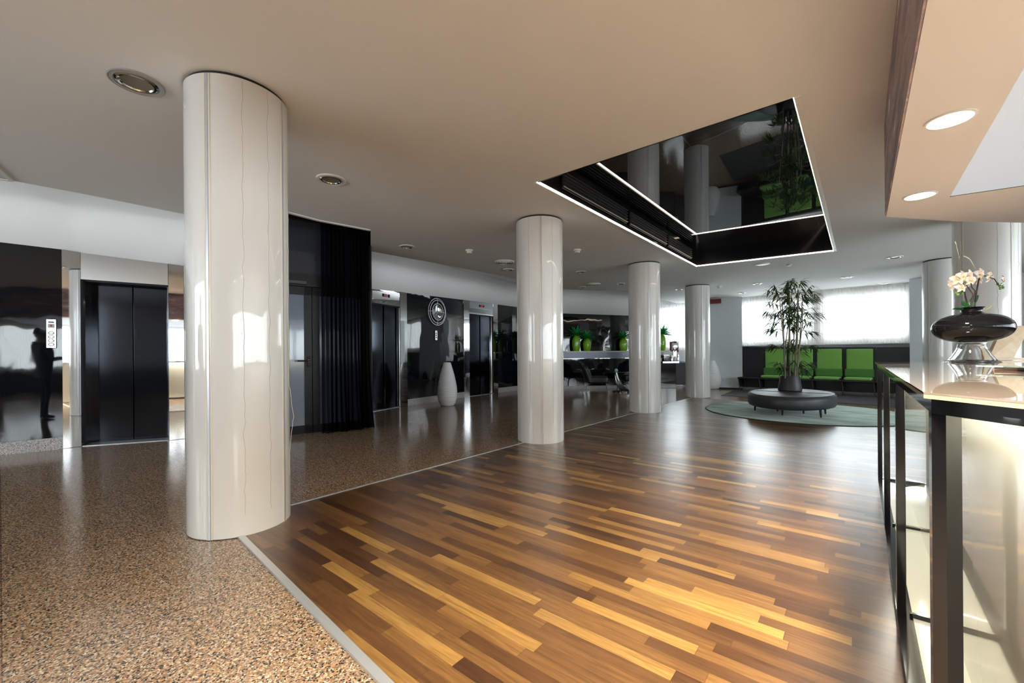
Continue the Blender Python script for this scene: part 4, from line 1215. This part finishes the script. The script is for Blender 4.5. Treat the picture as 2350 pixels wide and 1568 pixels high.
pc_ = Dp(1369, 897, 12.7); pc_.z = 0
armchair(pc_, TH - R(12), 'black tufted armchair facing right in front of the bar')
pc2 = Dp(1447, 893, 13.55); pc2.z = 0
armchair(pc2, TH + R(195), 'black armchair mostly hidden behind the third column')
# side table with a curved base and turquoise ball
pt = Dp(1416, 897, 12.9); pt.z = 0
tb = thing('side_table', 'glass side table on a curved black base beside the armchair', 'side table', pt, TH)
b = MB(); n = 16; rows = []
for i in range(n + 1):
    t = i / n; z = .58 * (1 - t) + .03
    cxx = -.02 + .30 * t ** 2.4; w = .035 + .11 * t ** 1.3
    rows.append([b.bm.verts.new((cxx - w, -.04 - .03 * t, z)), b.bm.verts.new((cxx + w * .8, -.04 - .03 * t, z)), b.bm.verts.new((cxx + w * .8, .04 + .03 * t, z)), b.bm.verts.new((cxx - w, .04 + .03 * t, z))])
for a, c in zip(rows, rows[1:]):
    for i in range(4): b.bm.faces.new((a[i], a[(i + 1) % 4], c[(i + 1) % 4], c[i]))
b.bm.faces.new(rows[0]); b.bm.faces.new(list(reversed(rows[-1])))
b.build('curved_base', M['black_gloss'], tb, angle=40)
b = MB(); b.lathe([(.001, 0), (.30, 0), (.30, .03), (.001, .03)], (.16, 0, 0), 32); b.build('foot_plate', M['black_gloss'], tb)
b = MB(); b.lathe([(.001, .60), (.27, .60), (.275, .606), (.27, .612), (.001, .612)], (.18, .0, 0), 40); b.build('glass_top', M['green_edge'], tb)
b = MB(); b.sphere((-.03, -.05, .665), .055, 20); b.build('ball', M['turquoise'], tb)
b = MB(); b.tube([(-.03, -.09, .62), (-.015, -.095, .45), (.02, -.10, .32)], [.022, .018, .012], 8); b.build('silver_inlay', M['silver'], tb)

# coffee bar counter
def at_depth(x, y, d): return Dp(x, y, d)
dB = 14.15
pb = Dp(1538.5, 891, dB); pb.z = 0
zbT = EYE - (829.5 - 812.7) * dB / F
wB = 37 * dB / F / 1.06
cb = thing('coffee_bar', 'black bar end unit with a pale worktop left of the farthest column', 'bar counter', pb, TH)
MB().box((-.06, .22, (zbT - .06) / 2), (wB, .44, zbT - .06), bevel=.006).build('front_panel', M['black_gloss'], cb, smooth=False)
MB().box((.02, .25, zbT - .03), (wB + .04, .56, .06), bevel=.004).build('worktop', M['header_steel'], cb, smooth=False)
MB().box((.51, .53, (zbT - .05) / 2 + .05), (.42, .50, zbT - .15), bevel=.006).build('side_cabinet', M['charcoal_board'], cb, smooth=False)
MB().box((.62, .53, zbT - .03), (.64, .54, .045), bevel=.004).build('side_worktop', M['apron'], cb, smooth=False)
MB().box((.83, .55, .42), (.20, .46, .82), bevel=.004).build('white_end', M['white_gloss'], cb, smooth=False)
def bar_item(x, w, h, depth_off, name): pass
base = Vector((pb.x, pb.y, zbT))
def bp(xpx, off=.2):
    p = Dp(xpx, 829, dB + off); return Vector((p.x, p.y, zbT))
cm = thing('coffee_machine', 'silver coffee machine with a red frame on the bar end', 'coffee machine', bp(1549, .35), TH)
MB().box((0, .05, .50), (.30, .05, .34), bevel=.01).build('rear_frame', M['red_frame'], cm, smooth=False)
MB().box((0, .0, .50), (.24, .14, .28), bevel=.03).build('body', M['silver'], cm)
MB().box((0, -.01, .02), (.34, .26, .04), bevel=.01).build('drip_tray', M['white_gloss'], cm)
MB().lathe([(.001, .64), (.09, .64), (.10, .67), (.06, .70), (.001, .71)], seg=24).build('lid', M['silver'], cm)
b = MB(); b.tube([(-.06, -.08, .40), (-.06, -.12, .36), (-.06, -.12, .30)], .016); b.tube([(.06, -.08, .40), (.06, -.12, .36), (.06, -.12, .30)], .016); b.build('spout', M['black_gloss'], cm)
b = MB(); b.box((0, .03, .20), (.10, .08, .36)); b.build('column', M['silver'], cm, smooth=False)
for x, r_, h_, lab, mt in ((1542, .050, .20, 'silver jug at the left below the coffee machine', 'silver'), (1549.5, .048, .17, 'white jug in the middle below the coffee machine', 'white_gloss'), (1556.5, .048, .24, 'tall silver flask at the right below the coffee machine', 'silver')):
    j = thing('jug', lab, 'jug', bp(x, .08), TH + R(90), 'jugs under the coffee machine')
    MB().lathe([(.001, 0), (r_, 0), (r_ * 1.05, .03), (r_ * .9, h_ * .7), (r_ * .75, h_ * .92), (r_ * .8, h_), (r_ * .7, h_), (r_ * .6, h_ * .8)], seg=24).build('body', M[mt], j)
    MB().tube([(r_ * .8, 0, h_ * .85), (r_ * 1.6, 0, h_ * .8), (r_ * 1.6, 0, h_ * .35), (r_ * .9, 0, h_ * .25)], .010, 6).build('handle', M['black_gloss'], j)
bx = thing('storage_box', 'black box with a silver lid beside the jugs on the bar end', 'box', bp(1527, .05), TH)
MB().box((0, 0, .10), (.17, .20, .20), bevel=.006).build('body', M['black_gloss'], bx, smooth=False)
MB().box((0, 0, .208), (.18, .21, .014), bevel=.003).build('lid', M['silver'], bx, smooth=False)
gl = tag(MB().lathe([(.001, 0), (.035, 0), (.05, .10), (.05, .15), (.046, .15), (.046, .10)], seg=20).build('tumbler', M['white_gloss'], None, loc=bp(1535.5, .22)), 'small pale tumbler between the black box and the jugs', 'cup')

# ================================================================== BENCH WITH GREEN SEATS
M['leg_grey'] = pmat('dark grey metal leg', (0.08, 0.08, 0.085), 0.4, 0.5)
B0 = Vector((-2.849, 15.146, 0)); bdv = Vector((.9924, -.1231, 0)); 
bench = thing('bench', 'long charcoal waiting bench with four bright green seats by the windows', 'bench', B0, math.atan2(bdv.y, bdv.x))
# local x along the bench, local -y to the room
mods = [(-.045, .57), (.57, 1.215), (1.215, 1.88), (1.88, 2.54), (2.54, 3.20), (3.20, 3.86), (3.86, 4.5)]
def zback(x): return 1.355 - .0195 * x
SEATZ = .416
for i, (x0, x1) in enumerate(mods):
    b = MB(); b.wall((x0 + .006, 0), (x1 - .006, 0), .12, zback(x0), .05, .12, zback(x1)); b.build('back_board', M['charcoal_board'], bench, smooth=False)
    b = MB(); b.box(((x0 + x1) / 2, -.27, SEATZ - .02), (x1 - x0 - .008, .54, .04), bevel=.006); b.build('seat_board', M['charcoal_board'], bench, smooth=False)
    b = MB(); b.box(((x0 + x1) / 2, -.06, .24), (x1 - x0 - .02, .06, .30)); b.build('kick_board', M['charcoal_board'], bench, smooth=False)
for x in (-.025, .55, 1.215, 1.88, 2.54, 3.19, 3.84, 4.4):
    b = MB(); b.tube([(x, -.50, SEATZ - .04), (x + .03, -.46, 0.0)], .013, 8); b.build('leg', M['leg_grey'], bench)
    b = MB(); n0 = len(b.bm.verts)
    v = [b.bm.verts.new(p) for p in ((x - .012, -.52, SEATZ - .04), (x - .012, -.30, .10), (x - .012, -.05, .10), (x - .012, -.05, SEATZ - .04), (x + .012, -.52, SEATZ - .04), (x + .012, -.30, .10), (x + .012, -.05, .10), (x + .012, -.05, SEATZ - .04))]
    for f in ((0, 1, 2, 3), (7, 6, 5, 4), (0, 4, 5, 1), (1, 5, 6, 2), (2, 6, 7, 3), (3, 7, 4, 0)): b.bm.faces.new([v[k] for k in f])
    b.build('bracket', M['charcoal_board'], bench, smooth=False)
for i in (1, 2, 3, 4):
    x0, x1 = mods[i]; xc = (x0 + x1) / 2 - .01; zt2 = zback(xc) - .055
    b = MB(); b.box((xc, -.045, (.62 + zt2) / 2), (.56, .075, zt2 - .62), bevel=.025, seg=4); b.build('backrest', M['green_fabric'], bench, angle=60)
    b = MB(); b.box((xc, -.10, .60), (.61, .15, .22), bevel=.03, seg=4); b.build('lumbar_cushion', M['dark_green_fabric'], bench, angle=60)
    b = MB(); b.box((xc, -.29, SEATZ + .038), (.56, .48, .075), bevel=.03, seg=4); b.build('seat_cushion', M['green_fabric'], bench, angle=60)
# mats
m0 = [Zp(1655, 908), Zp(1682, 896.5), Zp(1718, 898), Zp(1718, 911.5)]
b = MB(); fr = Zp(1700, 911); 
fl = [Zp(1655, 908)[:2], (B0 + Vector((bdv.y, -bdv.x, 0)) * .40 + bdv * -.15)[:2], (B0 + Vector((bdv.y, -bdv.x, 0)) * .40 + bdv * 4.6)[:2], (Zp(1655, 908) + Vector((4.9, -.75, 0)))[:2]]
b.prism(fl, 0.0, .008)
tag(b.build('floor_mat', M['mat'], smooth=False), 'dark grey mat on the floor in front of the green bench', 'mat')

# ================================================================== RUG, OTTOMAN, BAMBOO
RG = Vector((-.881, 9.888, .006))
rg = thing('rug', 'round mottled green rug under the ottoman', 'rug', RG)
MB().lathe([(1.685, .0), (1.685, .012), (1.66, .015), (.001, .015)], seg=96).build('pile', M['rug'], rg)
MB().lathe([(1.70, 0), (1.705, .006), (1.70, .012), (1.684, .013), (1.684, 0)], seg=96).build('binding', M['rug_edge'], rg)
OC = Vector((-1.02, 9.53, .0245)); OA, OB = .70, 1.12
ot = thing('ottoman', 'oval charcoal upholstered ottoman on the green rug', 'ottoman', OC)
H0, H1 = .155, .385
prof = [(.001, H0), (.93, H0), (.97, H0 + .01), (.995, H0 + .04), (1.0, H0 + .10), (1.0, H1 - .07), (.985, H1 - .025), (.95, H1 - .006), (.90, H1), (.001, H1)]
b = MB(); b.lathe(prof, seg=96, sx=OA, sy=OB); b.build('cushion', M['leather'], ot, angle=50)
b = MB(); b.tube([(-OA * .98, 0, H1 - .01), (-OA * .8, 0, H1 + .002), (0, 0, H1 + .002), (OA * .8, 0, H1 + .002), (OA * .98, 0, H1 - .01)], .006, 6)
pts = [(OA * .955 * math.cos(2 * math.pi * k / 80), OB * .955 * math.sin(2 * math.pi * k / 80), H1 - .006) for k in range(81)]
b.tube(pts, .005, 6, cap=False); b.build('seam_piping', M['charcoal'], ot)
for x, y in ((1734, 943), (1796, 954), (1844, 950), (1883, 959), (1893, 951), (1752, 935), (1826, 940), (1785, 945)):
    P = Zp(x, y, .021) - OC
    b = MB(); b.tube([(P.x, P.y, H0 + .005), (P.x * 1.02, P.y * 1.02, 0)], [.026, .013], 10); b.build('leg', M['black_gloss'], ot)
# bamboo in its pot
pz = OC.z + H1
bpP = Zp(1813, 897, pz); 
bam = thing('bamboo_plant', 'tall potted bamboo standing in the middle of the ottoman', 'plant', (bpP.x, bpP.y, pz + .003))
DZ = (bpP.x * VD.x + bpP.y * VD.y); sv = DZ / F; sh = sv / 1.2
MB().lathe([(.001, 0), (27 * sh, 0), (28.5 * sh, .01), (28.5 * sh, .04), (23 * sh, 33 * sv), (22.5 * sh, 34 * sv), (20 * sh, 34 * sv), (20 * sh, 31 * sv), (.001, 30.5 * sv)], seg=56).build('pot', M['pot'], bam)
PH = 31 * sv
def bl(x, y, dz=0.0): return Dp(x, y, DZ + dz) - bam.location
canes = [((1802, 862), (1800, 800), (1795, 745), (1790, 690), .012, -.08), ((1808, 866), (1800, 815), (1798, 740), (1795, 690), .013, .06), ((1813, 866), (1812, 780), (1812, 720), (1812, 672), .019, .02),
         ((1817, 866), (1821, 800), (1824, 740), (1823, 690), .011, .14), ((1824, 866), (1829, 780), (1831, 720), (1832, 665), .021, -.03), ((1833, 866), (1835, 800), (1839, 730), (1842, 690), .012, .08), ((1829, 866), (1833, 810), (1842, 745), (1841, 700), .011, -.12), ((1805, 866), (1797, 840), (1812, 720), (1818, 665), .009, .16)]
rn = random.Random(21); nodes = []
for x4 in canes:
    P = [bl(px_, py_, x4[5] * (1 + .5 * k)) for k, (px_, py_) in enumerate(x4[:4])]
    P[0].z = PH - .02; r0 = x4[4]; pts, rads = [], []
    for i in range(3):
        for t in range(8):
            q = P[i].lerp(P[i + 1], t / 8); pts.append(q); rads.append(r0 * (1 - .35 * (i * 8 + t) / 24) * (1.14 if t % 4 == 0 else 1.0))
    pts.append(P[3]); rads.append(r0 * .6)
    MB().tube(pts, rads, 10).build('cane', M['bamboo_stem'], bam)
    nodes.append(pts)
b = MB(); tw = MB()
def spray(base, dirv, n, L):
    d = Vector(dirv).normalized()
    P = [Vector(base)]
    for k in range(1, 5): P.append(P[0] + d * L * k / 4 + Vector((0, 0, -.22 * L * (k / 4) ** 2)))
    tw.tube(P, [.0045, .004, .003, .0025, .0015], 5)
    for k in range(n):
        t = .30 + .70 * (k + rn.random()) / n; i = min(int(t * 4), 3); q = P[i].lerp(P[i + 1], t * 4 - i)
        a = rn.uniform(-1.1, 1.1); el = rn.uniform(-.75, .35)
        h = Vector((d.x, d.y, 0)); h = h.normalized() if h.length > .01 else Vector((1, 0, 0))
        v = Vector((h.x * math.cos(a) - h.y * math.sin(a), h.x * math.sin(a) + h.y * math.cos(a), el))
        b.leaf(q, v, rn.uniform(.13, .23), rn.uniform(.020, .032), droop=.28, fold=.12, seg=4)
for pts in nodes:
    for k in range(11):
        i = rn.choice(range(2, 25)); 
        if rn.random() < .45: i = rn.randint(16, 24)
        a = rn.uniform(0, 2 * math.pi); spray(pts[i], (math.cos(a), math.sin(a), rn.uniform(.25, .9)), rn.randint(8, 12), rn.uniform(.14, .30))
# the marked outer sprays of the photo
for (x0, y0), (x1, y1) in (((1800, 690), (1756, 662)), ((1798, 735), (1752, 716)), ((1799, 772), (1760, 752)), ((1800, 805), (1766, 788)), ((1842, 700), (1874, 668)), ((1842, 735), (1878, 722)), ((1838, 700), (1862, 648)), ((1812, 680), (1806, 640)), ((1826, 672), (1822, 634)), ((1832, 672), (1840, 636)), ((1818, 672), (1812, 636)), ((1838, 805), (1872, 792)), ((1838, 845), (1866, 832)), ((1796, 790), (1768, 800)), ((1797, 840), (1786, 832)), ((1790, 690), (1778, 648)), ((1840, 770), (1868, 760)), ((1832, 690), (1868, 690)), ((1800, 860), (1788, 838)), ((1836, 862), (1852, 846)), ((1815, 850), (1800, 838)), ((1826, 850), (1838, 832)), ((1820, 800), (1834, 790)), ((1812, 760), (1824, 748))):
    p, q = bl(x0, y0, rn.uniform(-.1, .1)), bl(x1, y1, rn.uniform(-.25, .25)); d = q - p
    spray(p, d + Vector((0, 0, .2 * d.length)), 16, d.length * 1.0)
    spray(p.lerp(q, .4), d + Vector((rn.uniform(-.1, .1), rn.uniform(-.1, .1), .1)), 9, d.length * .6)
b.build('foliage', M['bamboo_leaf'], bam, angle=180)
tw.build('twigs', M['bamboo_stem'], bam)

# ================================================================== THE PHOTOGRAPHER (seen only as a reflection in the black panel)
M['skin'] = pmat('skin', (0.52, 0.32, 0.23), 0.5)
M['hair'] = pmat('dark hair', (0.015, 0.011, 0.009), 0.5)
M['trousers'] = pmat('dark trousers', (0.014, 0.015, 0.019), 0.85)
M['shoe'] = pmat('black shoes', (0.010, 0.010, 0.010), 0.35)
def skinned(name, verts, edges, rad, mat, parent, root=0, sub=2):
    me = bpy.data.meshes.new(name); me.from_pydata(verts, edges, [])
    o = bpy.data.objects.new(name, me); col.objects.link(o); o.parent = parent
    md = o.modifiers.new('skin', 'SKIN'); md.use_smooth_shade = True
    if not me.skin_vertices:
        with bpy.context.temp_override(object=o, active_object=o):
            bpy.ops.mesh.customdata_skin_add()
    for k, sv_ in enumerate(me.skin_vertices[0].data):
        r_ = rad[k]; sv_.radius = r_ if isinstance(r_, tuple) else (r_, r_); sv_.use_root = (k == root)
    ss = o.modifiers.new('subsurf', 'SUBSURF'); ss.levels = sub; ss.render_levels = sub
    me.materials.append(mat)
    return o
per = thing('person', 'person in black jacket and dark trousers standing, reflected in the black panel', 'person', (-3.75, -0.92, 0), R(-35))
V, E_, RD_ = [], [], []
def vt(p, r, prev=None):
    V.append(p); RD_.append(r)
    if prev is not None: E_.append((prev, len(V) - 1))
    return len(V) - 1
pel = vt((0, 0, .95), (.135, .10))
sp = vt((0, .01, 1.12), (.125, .095), pel); chst = vt((0, 0, 1.33), (.15, .105), sp); nb = vt((0, -.01, 1.46), (.075, .065), chst)
nk = vt((0, .002, 1.53), (.056, .058), nb); vt((0, .012, 1.61), (.052, .056), nk)
for sx in (-1, 1):
    sh_ = vt((sx * .175, -.01, 1.41), .056, chst)
    if sx < 0:
        el = vt((-.24, .03, 1.15), .043, sh_); wr = vt((-.13, .25, 1.16), .028, el); d_ = Vector((.25, .85, .12)).normalized(); up_ = Vector((-.3, 0, 1)).normalized()
    else:
        el = vt((.245, -.04, 1.14), .043, sh_); wr = vt((.235, .06, .91), .028, el); d_ = Vector((-.05, .22, -1)).normalized(); up_ = Vector((0, 1, .2)).normalized()
    W_ = Vector(V[wr]); sd = d_.cross(up_).normalized()
    pm = vt(tuple(W_ + d_ * .055), (.034, .018), wr)
    for q, (off, ln) in enumerate(((-.027, .062), (-.009, .078), (.009, .085), (.027, .076))):
        a_ = W_ + d_ * .094 + up_ * off; k1 = vt(tuple(a_), .0088, pm)
        k2 = vt(tuple(a_ + d_ * ln * .5 + sd * .012), .0082, k1); vt(tuple(a_ + d_ * ln * .85 + sd * .034), .0075, k2)
    t1 = vt(tuple(W_ + d_ * .045 + up_ * .036 + sd * .012), .0105, pm); vt(tuple(W_ + d_ * .078 + up_ * .058 + sd * .026), .0085, t1)
    hp = vt((sx * .095, 0, .90), .080, pel); kn = vt((sx * .115, .025, .50), .055, hp); an = vt((sx * .125, -.01, .09), .036, kn); vt((sx * .14, .11, .04), .030, an)
raw = skinned('body_core', V, E_, RD_, M['skin'], per)
def evaluated(o):
    bpy.context.view_layer.update()
    dg = bpy.context.evaluated_depsgraph_get()
    me = bpy.data.meshes.new_from_object(o.evaluated_get(dg))
    bpy.data.objects.remove(o)
    return me
core = evaluated(raw)
hb = MB(); hb.bm.from_mesh(core); hb.bm.verts.ensure_lookup_table(); n0 = len(hb.bm.verts)
q_ = bmesh.ops.create_uvsphere(hb.bm, u_segments=40, v_segments=28, radius=1.0)['verts']
HC = Vector((0, .022, 1.648))
for v in q_:                                   # head: narrower jaw, brow, sockets, nose, lips, chin
    x, y, z = v.co
    low = max(0.0, -z)
    px_, py_, pz_ = x * .077 * (1 - .30 * low ** 1.5), y * .097 * (1 - .10 * low), z * .118
    if y > 0:
        g = lambda cx, cz, wx, wz: math.exp(-((x - cx) / wx) ** 2 - ((z - cz) / wz) ** 2)
        py_ += .026 * g(0, -.22, .13, .16) + .014 * g(0, -.05, .11, .16) + .006 * g(0, .20, .5, .10) + .010 * g(0, -.86, .30, .18)
        py_ -= .012 * (g(.40, .02, .20, .13) + g(-.40, .02, .20, .13)) - .006 * g(0, -.50, .30, .07)
    v.co = HC + Vector((px_, py_, pz_))
for sx in (-1, 1):
    hb.sphere((sx * .079, .012, 1.645), .030, 14, (.35, .65, 1.1))
bo = hb.build('body', M['skin'], per, angle=180)
rm = bo.modifiers.new('merge', 'REMESH'); rm.mode = 'VOXEL'; rm.voxel_size = .0045; rm.use_smooth_shade = True
sm_ = bo.modifiers.new('smooth', 'SMOOTH'); sm_.factor = .5; sm_.iterations = 3
jv = [(0, 0, .80), (0, 0, .96), (0, .01, 1.12), (0, 0, 1.33), (0, -.012, 1.455), (0, -.012, 1.50)]; je = [(0, 1), (1, 2), (2, 3), (3, 4), (4, 5)]
jr = [(.182, .138), (.178, .136), (.162, .126), (.180, .132), (.092, .082), (.078, .074)]
for sx, el, wr in ((-1, (-.24, .03, 1.15), (-.138, .235, 1.16)), (1, (.245, -.04, 1.14), (.236, .05, .93))):
    b0 = len(jv); jv += [(sx * .180, -.01, 1.41), el, wr]; je += [(3, b0), (b0, b0 + 1), (b0 + 1, b0 + 2)]; jr += [.073, .057, .044]
skinned('jacket', jv, je, jr, M['jacket'], per, root=1)
for sx in (-1, 1):
    skinned('trouser_leg', [(sx * .075, 0, .98), (sx * .092, 0, .80), (sx * .115, .022, .50), (sx * .125, -.008, .10), (sx * .127, .0, .02)], [(0, 1), (1, 2), (2, 3), (3, 4)], [(.098, .112), (.095, .105), .074, .060, .062], M['trousers'], per)
    skinned('shoe', [(sx * .125, -.07, .048), (sx * .128, -.02, .050), (sx * .132, .06, .046), (sx * .142, .17, .034)], [(0, 1), (1, 2), (2, 3)], [(.042, .046), (.048, .048), (.050, .044), (.040, .032)], M['shoe'], per)
    b = MB(); b.sphere((sx * .030, .098, 1.652), .0125, 14); eo = b.build('eye', M['white_gloss'], per)
    b = MB(); b.sphere((sx * .030, .1065, 1.652), .0058, 10); b.build('iris', M['hair'], eo)
b = MB(); q_ = bmesh.ops.create_uvsphere(b.bm, u_segments=36, v_segments=24, radius=1.0)['verts']
for v in q_:
    x, y, z = v.co
    v.co = HC + Vector((x * .085, y * .104 - .006, z * .124))
bmesh.ops.delete(b.bm, geom=[v for v in b.bm.verts if (v.co.z < 1.70 and v.co.y > .035) or v.co.z < 1.625 or (v.co.z < 1.722 and v.co.y > .075)], context='VERTS')
ho = b.build('hair', M['hair'], per, angle=180)
so_ = ho.modifiers.new('thick', 'SOLIDIFY'); so_.thickness = .010; so_.offset = -1
